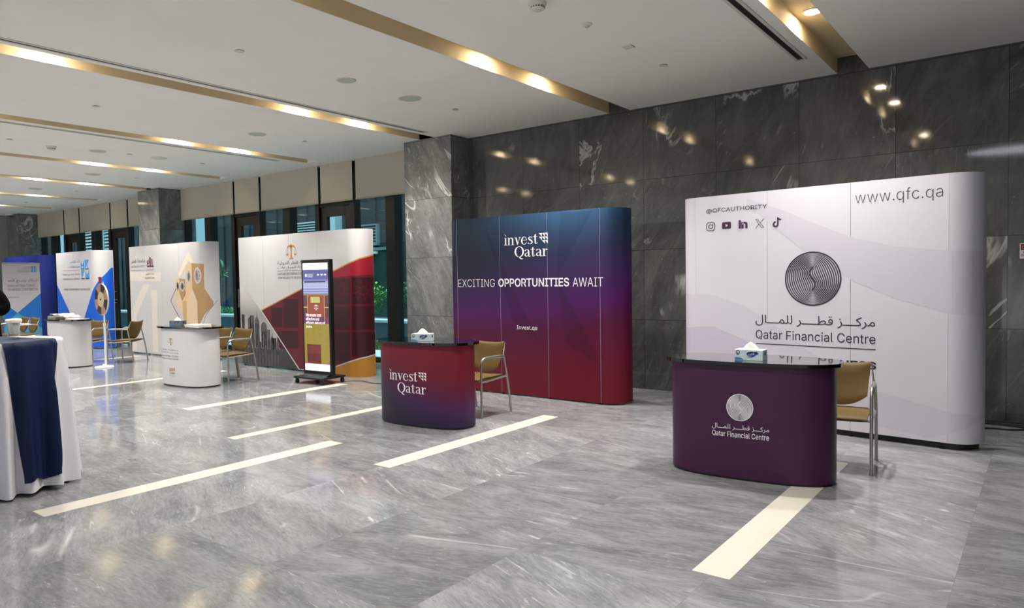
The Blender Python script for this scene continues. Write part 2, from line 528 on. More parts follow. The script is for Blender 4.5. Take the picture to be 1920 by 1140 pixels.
# ------------------------------------------------------------------ shared materials
M_floor = marble('floor_marble', '#64666a', '#808183', '#9a9c9d', '#dededa', (.98, .92, 100), (-1.32, .3, -50), (0, 0, .12), .09, .75, scale=1.7, joint='#707275', jw=.003, turn=.9, dash_amt=.5, grain=.65, broad=0., long_=.6)
M_wall = marble('wall_marble', '#3c3d3d', '#4a4b4a', '#5c5d5b', '#c4c5c1', (.981, 100, .92), (-1.287, -50, 0), (0, 1.1, 0), .055, .6, scale=1.5, joint='#0c0c0c', jw=.006, turn=.9, dash_amt=.16, grain=.4, long_=.12)
M_column = marble('column_marble', '#545556', '#6c6d6c', '#8a8b89', '#d8d8d4', (100, 100.1, .92), (-50, -50, 0), (0, -1.05, .2), .09, .8, scale=1.6, joint='#141414', jw=.006)
M_ceiling = plain('ceiling_paint', '#ece9e3', .85, var=.015, scale=2, spec=.2)
M_cove = plain('cove_paint', '#d6c6a6', .8, var=.03, scale=3, spec=.2)
M_inlay = plain('white_marble_inlay', '#d6d0c4', .2, var=.03, scale=6)
M_bronze = plain('dark_bronze', '#1d1a17', .4, .3)
M_black = plain('black_plastic', '#0b0b0c', .38)
M_blackgloss = plain('black_gloss_laminate', '#060607', .06, var=.02, coat=.6)
M_steel = plain('satin_steel', '#a9a6a0', .32, .85, var=.04, scale=60)
M_olive = plain('olive_upholstery', '#5a4519', .62, var=.16, scale=220, bump=.15, spec=.35)
M_white = plain('white_print', '#bfbdbf', .45, var=.015, scale=4)
M_whitec = plain('white_counter', '#cfcdcf', .42, var=.015, scale=4)
M_paper = plain('white_paper', '#ece9e2', .8)
M_ink = plain('dark_ink', '#2a2030', .5)
M_plum = plain('plum_ink', '#3f2042', .5)
M_grey_ink = plain('grey_ink', '#6a6266', .5)
M_gold = plain('gold_print', '#b4832f', .45)
M_whiteprint = plain('white_lettering', '#e8e4ea', .5)

# ------------------------------------------------------------------ floor, walls, ceiling
WY = 8.45                       # face of the stone wall
bm = bmesh.new(); box(bm, -27, -5, -.1, 6, 8.78, 0); struct('floor', bm, M_floor)
bm = bmesh.new(); box(bm, -7.24, WY, 0, 6, 8.9, 4.1); struct('wall_back', bm, M_wall)
bm = bmesh.new(); box(bm, 4.9, -5, 0, 5.2, WY, 3.7); struct('wall_right', bm, M_wall)  # unseen side wall, added to keep light off the right-hand faces
for i, x in enumerate((-8.25, -17.3, -26.0)):
    bm = bmesh.new(); box(bm, x, 8.03, 0, x + 1.01, 8.9, 4.1); struct('column', bm, M_column)
M_endwall = plain('end_wall_panel', '#8d8f8e', .5, var=.04, scale=3)
bm = bmesh.new()
for k in range(4): box(bm, -26.6, -5, .92 * k + .004, -26.0, 9.0, .92 * (k + 1) - .004)
box(bm, -26.6, -5, 0, -26.01, 9.0, 3.7)
struct('wall_left', bm, M_endwall)

COVES = [(-22.93, 8.2), (-19.88, 8.2), (-16.85, 8.03), (-14.03, 8.23), (-10.98, 8.2), (-7.9, 8.03), (-4.735, WY), (-1.865, WY)]
CW, CZ, CT = .32, 3.70, 3.87
bm = bmesh.new()
edges = [-27.0]
for x, ye in COVES: edges += [x, x + CW]
edges.append(6.0)
for a, b_ in zip(edges[0::2], edges[1::2]):
    box(bm, a, -5, CZ, b_, 8.9, 4.15, 0)
for x, ye in COVES:
    if ye < WY: box(bm, x, ye, CZ, x + CW, 8.9, 4.15, 0)
    # tan lining of the recess
    box(bm, x, -5, CT, x + CW, ye, 4.15, 1)
    box(bm, x - .001, -5, CZ + .002, x + .002, ye, CT, 1)
    box(bm, x + CW - .002, -5, CZ + .002, x + CW + .001, ye, CT, 1)
struct('ceiling', bm, [M_ceiling, M_cove])

# white inlaid strips in the floor
strips = [(-1.42, -1.225, 3.34, 5.95), (-4.35, -4.16, 3.815, 6.256), (-5.345, -5.155, 1.73, 4.16), (-6.29, -6.15, 3.68, 6.1),
          (-8.21, -8.02, 4.235, 6.59), (-11.17, -11.02, 4.1, 6.5), (-15.1, -14.95, 5.2, 6.9), (-2.9, -2.71, -1.2, 1.0)]
for i, (x0, x1, y0, y1) in enumerate(strips[:7]):
    bm = bmesh.new(); box(bm, x0, y0, -.02, x1, y1, .0012)
    struct('trim_%d' % (i + 1), bm, M_inlay)

# ------------------------------------------------------------------ downlights in the coves
M_lens = emit('lamp_lens', '#ffeccc', 200.)
M_ring = plain('lamp_trim', '#e8e2d4', .4)
place_words = ['far end cove', 'second cove from the far end', 'cove that runs into the middle column', 'cove between the far and middle columns',
               'third cove from the near column', 'cove that runs into the near column', 'cove above the purple and red booth', 'cove above the lavender booth',
               'cove past the lavender booth', 'last cove']
DY = [6.80, 5.75, 2.8, 1.8]
rowname = ['nearest the wall', 'second from the wall', 'third from the wall', 'fourth from the wall', 'fifth from the wall', 'sixth from the wall']
bm = bmesh.new()
lathe(bm, [(.075, 0), (.09, -.004), (.09, -.008), (.078, -.012), (.066, -.006)], 28)
proto_ring = link('downlight', bm, M_ring, None, True)
bm = bmesh.new(); lathe(bm, [(.064, -.004), (.064, -.0075)], 24)
proto_lens = link('lens', bm, M_lens, proto_ring)
first = True
lamp = bpy.data.lights.new('downlight_lamp', 'AREA')
lamp.shape = 'DISK'; lamp.size = .11; lamp.energy = DOWNLIGHT_W; lamp.color = (1., .965, .91); lamp.spread = math.radians(125)
for ci, (cx_, ye) in enumerate(COVES):
    for ri, y in enumerate(DY):
        if (cx_ > -6 and ri > 2) or (cx_ > 0 and ri > 1): continue
        if first: r_, l_ = proto_ring, proto_lens; first = False
        else:
            r_ = proto_ring.copy(); COL.objects.link(r_)
            l_ = proto_lens.copy(); COL.objects.link(l_); l_.parent = r_
        r_.location = (cx_ + CW / 2, y, CT)
        tag(r_, 'round recessed downlight in the %s, %s' % (place_words[ci], rowname[ri]), 'ceiling light', 'downlights in the ceiling coves')
        o = bpy.data.objects.new('downlight_lamp', lamp); COL.objects.link(o)
        o.location = (cx_ + CW / 2, y, CT - .016)
# ------------------------------------------------------------------ glazing
def glass_mat():
    mt, nt, b = new_mat('tinted_glass')
    nt.nodes.remove(b)
    out = nt.nodes['Material Output']
    tr = node(nt, 'ShaderNodeBsdfTransparent'); gl = node(nt, 'ShaderNodeBsdfGlossy'); mx = node(nt, 'ShaderNodeMixShader')
    tc = node(nt, 'ShaderNodeTexCoord'); nz = node(nt, 'ShaderNodeTexNoise'); nz.inputs['Scale'].default_value = .4
    nt.links.new(tc.outputs['Object'], nz.inputs['Vector'])
    nt.links.new(ramp(nt, nz.outputs[0], [(.3, (.60, .78, .81)), (.7, (.63, .81, .84))]), tr.inputs[0])
    gl.inputs['Roughness'].default_value = .02; gl.inputs[0].default_value = (.9, .95, .95, 1)
    lw = node(nt, 'ShaderNodeLayerWeight'); lw.inputs[0].default_value = .5
    nt.links.new(math_n(nt, 'ADD', math_n(nt, 'MULTIPLY', math_n(nt, 'POWER', lw.outputs['Facing'], 5.), .9), .035), mx.inputs[0])
    nt.links.new(tr.outputs[0], mx.inputs[1]); nt.links.new(gl.outputs[0], mx.inputs[2])
    nt.links.new(mx.outputs[0], out.inputs[0])
    return mt
M_glass = glass_mat()
wi = di = 0
for off in (0., -8.97):
    bounds = [-16.29, -14.25, -13.27, -11.30, -10.25, -8.25]
    bounds = [b_ + off for b_ in bounds]
    if off: bounds[0], bounds[-1] = -24.99, -17.30
    for k in range(5):
        x0, x1 = bounds[k], bounds[k + 1]
        door = k in (1, 3)
        bm = bmesh.new()
        if door:
            di += 1; root = 'door_%d' % di
            for a, b_ in ((x0, x0 + .07), (x1 - .07, x1)): box(bm, a, 8.62, 0, b_, 8.78, 3.7, bev=.004)
            box(bm, x0 + .07, 8.64, 2.92, x1 - .07, 8.76, 3.02)
            leaf = bmesh.new()
            for a, b_ in ((x0 + .08, x0 + .26), (x1 - .26, x1 - .08)): box(leaf, a, 8.665, .01, b_, 8.735, 2.91, bev=.004)
            box(leaf, x0 + .26, 8.665, .01, x1 - .26, 8.735, .30); box(leaf, x0 + .26, 8.665, 2.73, x1 - .26, 8.735, 2.91)
            g0, g1, z0, z1 = x0 + .26, x1 - .26, .30, 2.73
        else:
            wi += 1; root = 'window_%d' % wi
            for a, b_ in ((x0, x0 + .055), (x1 - .055, x1)): box(bm, a, 8.62, 0, b_, 8.78, 3.7, bev=.004)
            xm = (x0 + x1) / 2 + .03
            box(bm, xm - .12, 8.60, .07, xm + .12, 8.78, 3.7, bev=.006)
            box(bm, x0 + .055, 8.64, 0, x1 - .055, 8.76, .09); box(bm, x0 + .055, 8.64, 3.6, x1 - .055, 8.76, 3.7)
            g0, g1, z0, z1 = x0 + .055, x1 - .055, .09, 3.6
        fr = struct(root, bm, M_bronze)
        if door:
            lf = link('door_leaf', leaf, M_bronze, fr)
            hb = bmesh.new(); hx = x0 + .2
            tube(hb, [(hx, 8.60, .95), (hx, 8.60, 1.35)], .014); tube(hb, [(hx, 8.60, 1.0), (hx, 8.67, 1.0)], .009); tube(hb, [(hx, 8.60, 1.3), (hx, 8.67, 1.3)], .009)
            tube(hb, [(hx, 8.62, 1.08), (hx + .15, 8.62, 1.08)], .011)
            link('handle', hb, M_steel, lf, True)
            gb = bmesh.new(); box(gb, g0, 8.695, z0, g1, 8.705, z1); link('glass', gb, M_glass, lf)
            gb = bmesh.new(); box(gb, x0 + .07, 8.695, 3.02, x1 - .07, 8.705, 3.7); link('transom_glass', gb, M_glass, fr)
        else:
            for a, b_ in ((g0, xm - .12), (xm + .12, g1)):
                gb = bmesh.new(); box(gb, a, 8.695, z0, b_, 8.705, z1); link('glass', gb, M_glass, fr)

# roller blinds, half lowered
M_blind = plain('blind_fabric', '#b1aa9b', .85, var=.02, scale=90)
M_bar = plain('blind_bar', '#98927f', .5)
bl = [(-16.25, -14.05), (-13.98, -13.08), (-13.0, -11.12), (-11.04, -10.12), (-10.03, -8.26),
      (-24.95, -23.02), (-22.94, -21.96), (-21.88, -20.0), (-19.92, -19.0), (-18.92, -17.32)]
pos_words = ['widest end blind beside the middle column', 'narrow blind second from the middle column', 'wide blind in the centre of the near bay',
             'narrow blind second from the near column', 'wide blind beside the near column', 'wide blind beside the far column', 'narrow blind second from the far column',
             'wide blind in the centre of the far bay', 'narrow blind fourth from the far column', 'wide blind beside the far side of the middle column']
for (x0, x1), w in zip(bl, pos_words):
    t = thing('roller_blind', ((x0 + x1) / 2, 8.53, 2.99), 0, 'half-lowered beige roller blind, ' + w, 'blind', 'roller blinds over the glazing')
    h = (x1 - x0) / 2
    bm = bmesh.new(); box(bm, -h, -.002, 0, h, .002, .71); link('fabric', bm, M_blind, t)
    bm = bmesh.new(); box(bm, -h, -.012, -.02, h, .012, .008, bev=.004); link('bottom_bar', bm, M_bar, t)

# ------------------------------------------------------------------ courtyard outside
M_pave = plain('pale_paving', '#cfd3d0', .7, var=.05, scale=8)
M_plwall = plain('planter_render', '#4a5a62', .7, var=.08, scale=5)
M_edge = plain('pale_planter_edge', '#c5cccb', .7)
M_soil = plain('soil', '#2a241c', .95, var=.3, scale=40)
M_facade = plain('dark_facade_panel', '#2a3438', .35, var=.08, scale=2)
M_pale = plain('pale_blue_render', '#b9d2dc', .7, var=.03, scale=3)
M_leaf = plain('leaf_green', '#62a03f', .5, var=.45, scale=14)
M_leaf2 = plain('leaf_deep_green', '#3f8040', .45, var=.4, scale=14)
M_grass = plain('grass_green', '#5f9a3f', .6, var=.4, scale=25)
M_stem = plain('stem_brown', '#5a4630', .8)
bm = bmesh.new(); box(bm, -42, 8.8, -.2, -6, 10.3, -.01); struct('courtyard_floor', bm, M_pave)
bm = bmesh.new(); box(bm, -42, 10.3, -.2, -6, 10.6, .0); struct('ground', bm, M_soil)
bm = bmesh.new()
box(bm, -42, 10.6, -.2, -6, 10.75, .56); box(bm, -42, 10.75, -.2, -6, 12.9, .5)
struct('trim_planter', bm, [M_plwall])
bm = bmesh.new(); box(bm, -42, 10.55, .56, -6, 10.95, .62, bev=.008); struct('trim_planter_edge', bm, M_edge)
bm = bmesh.new()
box(bm, -46, 13.0, -.2, -4, 13.3, 4.6)
for k in range(28): box(bm, -46 + 1.5 * k, 12.96, -.2, -46 + 1.5 * k + .03, 13.0, 4.6)
struct('wall_outside', bm, M_facade)
for i, (a, b_, z1) in enumerate(((-23.63, -22.74, 4.5), (-16.4, -15.9, 4.5), (-36.5, -35.75, 4.5), (-35.1, -34.5, 4.5))):
    bm = bmesh.new(); box(bm, a, 12.75, -.2, b_, 13.0, z1); struct('column_outside', bm, M_pale)
bm = bmesh.new(); box(bm, -46, 8.8, 3.75, -4, 8.95, 4.15); struct('wall_above_glazing', bm, M_facade)
# louvre vents
M_louv = plain('pale_louvre', '#c9d3d6', .5)
M_louv2 = plain('dark_louvre', '#7d8b8e', .5)
for (a, b_, z0, z1, mt, lab) in ((-17.95, -16.75, 2.75, 3.2, M_louv, 'pale slatted vent in the courtyard wall above the white and maroon booth'),
                                 (-15.05, -14.35, 2.48, 2.98, M_louv2, 'grey slatted vent in the courtyard wall left of the near column'),
                                 (-33.0, -31.5, 2.9, 3.7, M_louv, 'pale slatted vent seen above the blue and white booth, farther one'),
                                 (-30.9, -29.9, 2.9, 3.7, M_louv, 'pale slatted vent seen above the blue and white booth, nearer one')):
    t = thing('louvre_vent', ((a + b_) / 2, 12.95, z0), 0, lab, 'vent', 'louvre vents in the courtyard wall')
    h = (b_ - a) / 2; H = z1 - z0
    bm = bmesh.new()
    for x in (-h, h - .04): box(bm, x, -.06, 0, x + .04, .05, H)
    box(bm, -h, -.06, -.04, h, .05, 0); box(bm, -h, -.06, H, h, .05, H + .04)
    link('frame', bm, mt, t)
    bm = bmesh.new(); n = 6
    for k in range(n):
        z = H * (k + .2) / n
        v = [bm.verts.new(p) for p in ((-h, -.05, z), (h, -.05, z), (h, .03, z + H / n * .6), (-h, .03, z + H / n * .6))]
        v2 = [bm.verts.new(p) for p in ((-h, -.05, z - .01), (h, -.05, z - .01), (h, .03, z + H / n * .6 - .01), (-h, .03, z + H / n * .6 - .01))]
        bm.faces.new(v); bm.faces.new(v2[::-1]); bm.faces.new((v[0], v[1], v2[1], v2[0]))
    link('slats', bm, mt, t)
# glazed door of the building opposite
t = thing('courtyard_door', (-14.2, 12.93, 0), 0, 'grey framed glass door across the courtyard left of the near column', 'door')
bm = bmesh.new()
for x in (-.55, .48): box(bm, x, -.05, -.1, x + .07, .05, 2.3)
box(bm, -.55, -.05, 2.3, .55, .05, 2.38)
link('frame', bm, plain('grey_aluminium', '#8b9a9a', .4, .4), t)
bm = bmesh.new(); box(bm, -.48, -.01, -.1, .48, .01, 2.3); link('pane', bm, plain('dark_teal_glass', '#27413f', .1), t)
bm = bmesh.new(); box(bm, -.45, -.12, 2.2, -.1, -.05, 2.27, bev=.01); link('door_closer', bm, M_louv, t)

def leaf_faces(bm, c, size, tilt_up, rnd, long=1.8, fold=.15):
    a = rnd.uniform(0, 2 * PI); e = rnd.uniform(*tilt_up)
    d = Vector((math.cos(a) * math.cos(e), math.sin(a) * math.cos(e), math.sin(e)))
    s = d.cross(Vector((0, 0, 1)));  s = s.normalized() if s.length > .01 else Vector((1, 0, 0))
    n = s.cross(d)
    L = size * long
    p0, p1 = Vector(c), Vector(c) + d * L - Vector((0, 0, L * .15))
    mid = Vector(c) + d * L * .5 + n * size * fold
    l, r = mid + s * size * .5, mid - s * size * .5
    v = [bm.verts.new(p) for p in (p0, l, p1, r)]
    vm = bm.verts.new(mid - n * size * fold)
    for q in ((v[0], v[1], vm), (v[1], v[2], vm), (v[2], v[3], vm), (v[3], v[0], vm)): bm.faces.new(q)
def shrub(x, y, z, rx, ry, h, n, size, mt, label, seed, group='planter shrubs in the courtyard', name='shrub'):
    rnd = random.Random(seed)
    t = thing(name, (x, y, z), 0, label, 'shrub', group)
    bs = bmesh.new()
    tips = []
    for k in range(9):
        a = rnd.uniform(0, 2 * PI); q = rnd.uniform(.2, .9)
        tip = Vector((math.cos(a) * rx * q, math.sin(a) * ry * q, h * rnd.uniform(.55, .95)))
        tube(bs, [(math.cos(a) * .04, math.sin(a) * .04, 0), tip * .5 + Vector((0, 0, h * .1)), tip], [.012, .008, .003], 5)
        tips.append(tip)
    link('stem', bs, M_stem, t)
    bm = bmesh.new()
    for k in range(n):
        while True:
            p = Vector((rnd.uniform(-1, 1), rnd.uniform(-1, 1), rnd.uniform(-1, 1)))
            if p.length < 1: break
        c = rnd.choice(tips) * .35 if rnd.random() < .3 else Vector((0, 0, 0))
        q = Vector((p.x * rx, p.y * ry, h * .55 + p.z * h * .45)) + c * .4
        leaf_faces(bm, q, size * rnd.uniform(.7, 1.3), (-.2, 1.0), rnd)
    link('foliage', bm, mt, t)
    return t
sh = [(-13.2, 11.55, .62, 0, 'bushy green shrub in the planter, framed by the red booth and the window post'),
      (-11.8, 11.7, .72, 1, 'bushy green shrub in the planter just left of the near column'),
      (-14.65, 11.7, .55, 2, 'green shrub in the planter partly behind the red booth'),
      (-17.0, 11.7, .5, 3, 'low green shrub in the planter behind the white and maroon booth'),
      (-30.5, 11.8, .6, 5, 'dark green shrub glimpsed between the two white booths'),
      (-28.6, 11.8, .8, 6, 'taller dark shrub glimpsed beside the white tower booth')]
for x, y, h, sd, lab in sh:
    shrub(x, y, .5, .62, .45, h + .28, 520, .075, M_leaf if sd % 2 == 0 else M_leaf2, lab, sd)
# clipped hedge behind the chairs' window
rnd = random.Random(40)
bm = bmesh.new()
for k in range(1500): leaf_faces(bm, (rnd.uniform(-20.4, -17.6), rnd.uniform(11.0, 11.6), .5 + rnd.uniform(0, .24)), .05, (-.1, 1.2), rnd)
tag(link('hedge', bm, M_leaf), 'low bright green hedge in the planter left of the white and maroon booth', 'hedge', kind='stuff')
bm = bmesh.new()
for k in range(2600):
    x = rnd.uniform(-20, -11); y = rnd.uniform(10.3, 10.58); a = rnd.uniform(0, PI); h = rnd.uniform(.06, .2)
    d = Vector((math.cos(a), math.sin(a), 0)) * .008
    p = Vector((x, y, 0)); tp = p + Vector((rnd.uniform(-.05, .05), rnd.uniform(-.05, .05), h))
    bm.faces.new([bm.verts.new(q) for q in (p - d, p + d, tp)])
tag(link('grass', bm, M_grass), 'strip of grass at the foot of the planter wall', 'grass', kind='stuff')
# gravel
bm = bmesh.new()
for k in range(700):
    x = rnd.uniform(-16, -11.5); y = rnd.uniform(10.96, 11.4)
    s_ = rnd.uniform(.02, .045)
    bmesh.ops.create_icosphere(bm, subdivisions=1, radius=s_, matrix=Matrix.Translation((x, y, .5 + s_ * .5)))
tag(link('gravel', bm, M_edge), 'white pebbles in the planter', 'gravel', kind='stuff')
# big leaved plant
t = thing('frangipani', (-19.05, 10.85, .5), 0, 'tall plant with long glossy leaves between the white tower booth and the maroon booth', 'plant')
rnd = random.Random(12)
bs = bmesh.new(); bl_ = bmesh.new()
for k in range(5):
    a = k * 1.26; tip = Vector((.35 * math.cos(a), .3 * math.sin(a), 1.25 + .14 * k))
    tube(bs, smooth_path([(0, 0, 0), (tip.x * .2, tip.y * .2, .6), tip], 5), [.035] + [.025] * 9 + [.018], 7)
    for j in range(15): leaf_faces(bl_, tip + Vector((0, 0, rnd.uniform(-.22, .05))), .085, (-.3, 1.1), rnd, 4.2, .1)
link('stem', bs, M_stem, t); link('foliage', bl_, M_leaf2, t)

# ------------------------------------------------------------------ display booths
def qcirc(B, d, r, side, n=14, tail=.06):
    """quarter circle from B, heading d and turning away from the hall"""
    d = Vector((d[0], d[1])).normalized(); nn = Vector((-d.y, d.x))
    if nn.y < 0: nn = -nn
    out = [Vector(B) + d * r * math.sin(a) + nn * r * (1 - math.cos(a)) for a in [PI / 2 * k / n for k in range(1, n + 1)]]
    out.append(out[-1] + nn * tail)
    return out
def booth(name, A, B, rl, rr, z0, z1, mats, label, seams=(), seam_mat=None, rz=True):
    A, B = Vector(A), Vector(B)
    d = (B - A).normalized()
    left = qcirc(A, -d, rl, -1)[::-1] if rl else []
    right = qcirc(B, d, rr, 1)
    path = left + [A + (B - A) * k / 12 for k in range(13)] + right
    S = Surf([(p.x, p.y) for p in path], z0)
    ang = math.atan2(d.y, d.x)
    t = thing('display_booth', ((A.x + B.x) / 2, (A.y + B.y) / 2, 0), ang, label, 'booth')
    bpy.context.view_layer.update()
    iA, iB = len(left), len(left) + 12
    uA, uB = float(S.u[iA]), float(S.u[iB])
    H = z1 - z0
    n = max(1, round((uB - uA) / .75)); g = .0016
    for k in range(n):
        a, b_ = uA + (uB - uA) * k / n, uA + (uB - uA) * (k + 1) / n
        S.sheet('front_panel', a + (g if k else 0), b_ - (g if k < n - 1 else 0), 0, H, .004, mats, t)
    if rl: S.sheet('end_panel', 0, uA - g, 0, H, .004, mats, t)
    S.sheet('end_panel', uB + g, S.L, 0, H, .004, mats, t)
    # folding frame behind the print
    bm = bmesh.new(); nn = Vector((-d.y, d.x))
    if nn.y < 0: nn = -nn
    for k in range(n + 1):
        p = A + (B - A) * k / n
        f, b_ = p + nn * .03, p + nn * .30
        for q in (f, b_): tube(bm, [(q.x, q.y, z0), (q.x, q.y, z1 - .02)], .009, 6)
        for zz in (z0 + .02, (z0 + z1) / 2, z1 - .03): tube(bm, [(f.x, f.y, zz), (b_.x, b_.y, zz)], .006, 6)
        if k < n:
            p2 = A + (B - A) * (k + 1) / n; b2 = p2 + nn * .30
            for za, zb in ((z0, z1 - .04), (z1 - .04, z0)): tube(bm, [(b_.x, b_.y, za), (b2.x, b2.y, zb)], .006, 6)
    inv_place(bm, t)
    link('folding_frame', bm, M_bar, t, True)
    for k in range(n + 1):
        p = A + (B - A) * min(max(k / n, .02), .98) + nn * .03
        bm = bmesh.new(); lathe(bm, [(.022, 0), (.022, .012), (.010, .016), (.010, z0 + .01)], 12, (p.x, p.y, 0)); inv_place(bm, t)
        link('foot', bm, M_black, t, True)
    return t, S, uA, uB, H

def printed_gradient(name, stops, z0, z1, dark=None, rough=.42):
    """a printed colour blend running up the sheet (object space)"""
    mt, nt, b = new_mat(name)
    tc = node(nt, 'ShaderNodeTexCoord'); sp = node(nt, 'ShaderNodeSeparateXYZ')
    nt.links.new(tc.outputs['Object'], sp.inputs[0])
    x = sp.outputs[0]
    nz = node(nt, 'ShaderNodeTexNoise'); nz.inputs['Scale'].default_value = .9; nz.inputs['Detail'].default_value = 1
    nt.links.new(tc.outputs['Object'], nz.inputs['Vector'])
    h = math_n(nt, 'DIVIDE', math_n(nt, 'SUBTRACT', sp.outputs[2], z0), z1 - z0)
    h = math_n(nt, 'ADD', h, math_n(nt, 'MULTIPLY', math_n(nt, 'SUBTRACT', nz.outputs[0], .5), .16))
    sl = dark[3] if dark else 0.
    h = math_n(nt, 'ADD', h, math_n(nt, 'MULTIPLY', x, sl))
    col = ramp(nt, h, [(p, rgb(c)) for p, c in stops])
    if dark:
        # a darker navy tint printed in one corner
        fx = ramp(nt, math_n(nt, 'DIVIDE', math_n(nt, 'SUBTRACT', x, dark[1]), dark[2] - dark[1]), [(0, (1, 1, 1)), (1, (0, 0, 0))])
        fz = ramp(nt, h, [(dark[4], (0, 0, 0)), (dark[5], (1, 1, 1))]) if dark[4] < dark[5] else ramp(nt, h, [(dark[5], (1, 1, 1)), (dark[4], (0, 0, 0))])
        col = mixc(nt, math_n(nt, 'MULTIPLY', math_n(nt, 'MULTIPLY', fx, fz), .85), col, rgb(dark[0]))
    nt.links.new(col, b.inputs['Base Color'])
    b.inputs['Roughness'].default_value = rough
    b.inputs['Specular IOR Level'].default_value = .25
    return mt

# --- purple to red booth
M_inv = printed_gradient('purple_blend_print', [(0, '#5f0f1e'), (.2, '#570f26'), (.36, '#4a0d33'), (.48, '#451150'), (.6, '#3a1a4e'), (.74, '#2a2a4b'), (.88, '#28405f'), (1, '#34597c')],
                         0., 2.3, ('#15151c', -.9, .75, -.04, .5, .8))
t, S, uA, uB, H = booth('inv', (-6.34, 7.12), (-4.13, 7.12), .2, .25, .02, 2.295, M_inv, 'purple to dark red display booth reading EXCITING OPPORTUNITIES AWAIT')
M_seam = plain('seam_light', '#8d7f9c', .5)
bmv = []
for f in (0, 1 / 3, 2 / 3, 1): bmv.append(rect(uA + (uB - uA) * f - .0022, .0, uA + (uB - uA) * f + .0022, H))
S.decal('panel_seam', bmv, M_seam, t, .0012)
o = (820, 380, 4.75)
S.text('lettering', serif('invest'), 595, 383, 285, 895, M_whiteprint, t, o=o, yr=372)
S.text('lettering', serif('Qatar'), 690, 508, 392, 985, M_whiteprint, t, o=o, yr=495)
S.text('logo', arrow_grid(), 908, 366, 272, 985, M_whiteprint, t, o=o, yr=360)
S.text('lettering', 'EXCITING', 203, 752, 684, 513, M_whiteprint, t, o=o, weight=-.010)
S.text('lettering', 'OPPORTUNITIES', 545, 750, 677, 1175, M_whiteprint, t, o=o, weight=.016)
S.text('lettering', 'AWAIT', 1207, 747, 668, 1478, M_whiteprint, t, o=o, weight=-.004)
S.text('lettering', 'Invest.qa', 710, 1136, 1092, 890, M_whiteprint, t, o=o, weight=.002)
M_facet = printed_gradient('purple_facet_print', [(0, '#560d1b'), (.2, '#4f0d22'), (.36, '#430b2e'), (.48, '#3e0f48'), (.6, '#341746'), (.74, '#252544'), (.88, '#233955'), (1, '#2e5070')], 0., 2.3, ('#131319', -.9, .75, -.04, .5, .8))
for f in ([(905, 414), (1010, 640), (960, 600)], [(1050, 398), (1110, 395), (1045, 520)], [(1045, 520), (1130, 690), (1060, 640)]):
    S.decal('facet_print', (S.px(f), [(0, 1, 2)]), M_facet, t, .0006)

# --- lavender booth
M_lav = plain('lavender_print', '#cdcad3', .42, var=.012, scale=3)
M_lav2 = plain('lavender_wave_a', '#c5c1cc', .42, var=.012, scale=3)
M_lav3 = plain('lavender_wave_b', '#bab3c6', .42, var=.012, scale=3)
t, S, uA, uB, H = booth('qfc', (-2.95, 7.09), (-.65, 6.86), .2, .22, .055, 2.312, M_lav, 'lavender white display booth with a large striped circle emblem')
S.sheet('plinth_or_shade_strip', uA, S.L - .08, -.05, .004, .01, M_black, t, off=-.025)  # black strip stands in for the shade under the booth edge
def wave(up, dn): return [(S.L - .003 if x > 1830 else u, v) for (x, _), (u, v) in zip(up + dn[::-1], S.px(up + dn[::-1]))], [tuple(range(len(up) + len(dn)))]
S.decal('wave_print', [wave([(1400, 372), (1470, 395), (1530, 420), (1605, 447), (1680, 462), (1787, 470), (1835, 470)], [(1400, 385), (1470, 440), (1530, 490), (1605, 530), (1680, 560), (1787, 590), (1835, 596)]),
                       wave([(1287, 548), (1340, 553), (1400, 575), (1470, 622), (1560, 690), (1650, 735), (1787, 775), (1835, 780)], [(1287, 610), (1340, 612), (1400, 640), (1470, 700), (1560, 770), (1650, 800), (1720, 815), (1735, 822)])], M_lav2, t, .0006)
S.decal('wave_print', [wave([(1287, 612), (1340, 613), (1400, 640), (1470, 690)], [(1287, 760), (1340, 765), (1400, 775), (1470, 780)])], M_lav3, t, .0008)
o = (1240, 340, 5.7)
S.text('lettering', '@QFCAUTHORITY', 483, 350, 298, 1130, M_ink, t, o=o, weight=.004, yr=295)
def icon(x0, yb, yt, x1, vf, nm, mt, yr=None): S.text(nm, vf, x0, yb, yt, x1, mt, t, o=o, yr=yr)
def rr_path(w, h, r, n=6):
    p = []
    for cx_, cy_, a in ((w - r, h - r, 0), (r, h - r, 90), (r, r, 180), (w - r, r, 270)):
        p += [(cx_ + r * math.cos(math.radians(a + 90 * k / n)), cy_ + r * math.sin(math.radians(a + 90 * k / n))) for k in range(n + 1)]
    return p
p = rr_path(1, 1, .28); icon(483, 535, 440, 576, join_vf([stroke(p + p[:1], .085), ring(.5, .5, .24, .24, .085, 28), disc(.78, .78, .055, .055, 12)]), 'icon', M_ink)
p = rr_path(1, .74, .16); icon(650, 510, 438, 746, (p, [tuple(range(len(p)))]), 'icon', M_plum)
S.text('icon', poly((0, 0), (1, .5), (0, 1)), 690, 490, 455, 716, M_lav, t, o=o, off=.0045)
icon(826, 506, 416, 923, text_tris('in', .04), 'icon', M_plum)
icon(1008, 502, 402, 1099, join_vf([stroke([(.02, 1), (.68, 0)], .045), stroke([(.22, 1), (.95, .0)], .045), stroke([(.0, .985), (.24, .985)], .045), stroke([(.66, .015), (.97, .015)], .045), stroke([(.95, 1.02), (.55, .56)], .055), stroke([(.43, .44), (.03, -.02)], .055)]), 'icon', M_ink, yr=498)
icon(1192, 494, 388, 1284, join_vf([stroke(ell(.36, .3, .25, .25, 85, 365, 22), .19), rect(.52, .3, .70, 1.05), stroke([(.62, 1.02), (.70, .86), (.98, .76)], [.16, .18, .19])]), 'icon', M_plum, yr=490)
o = (1280, 330, 3.3103)
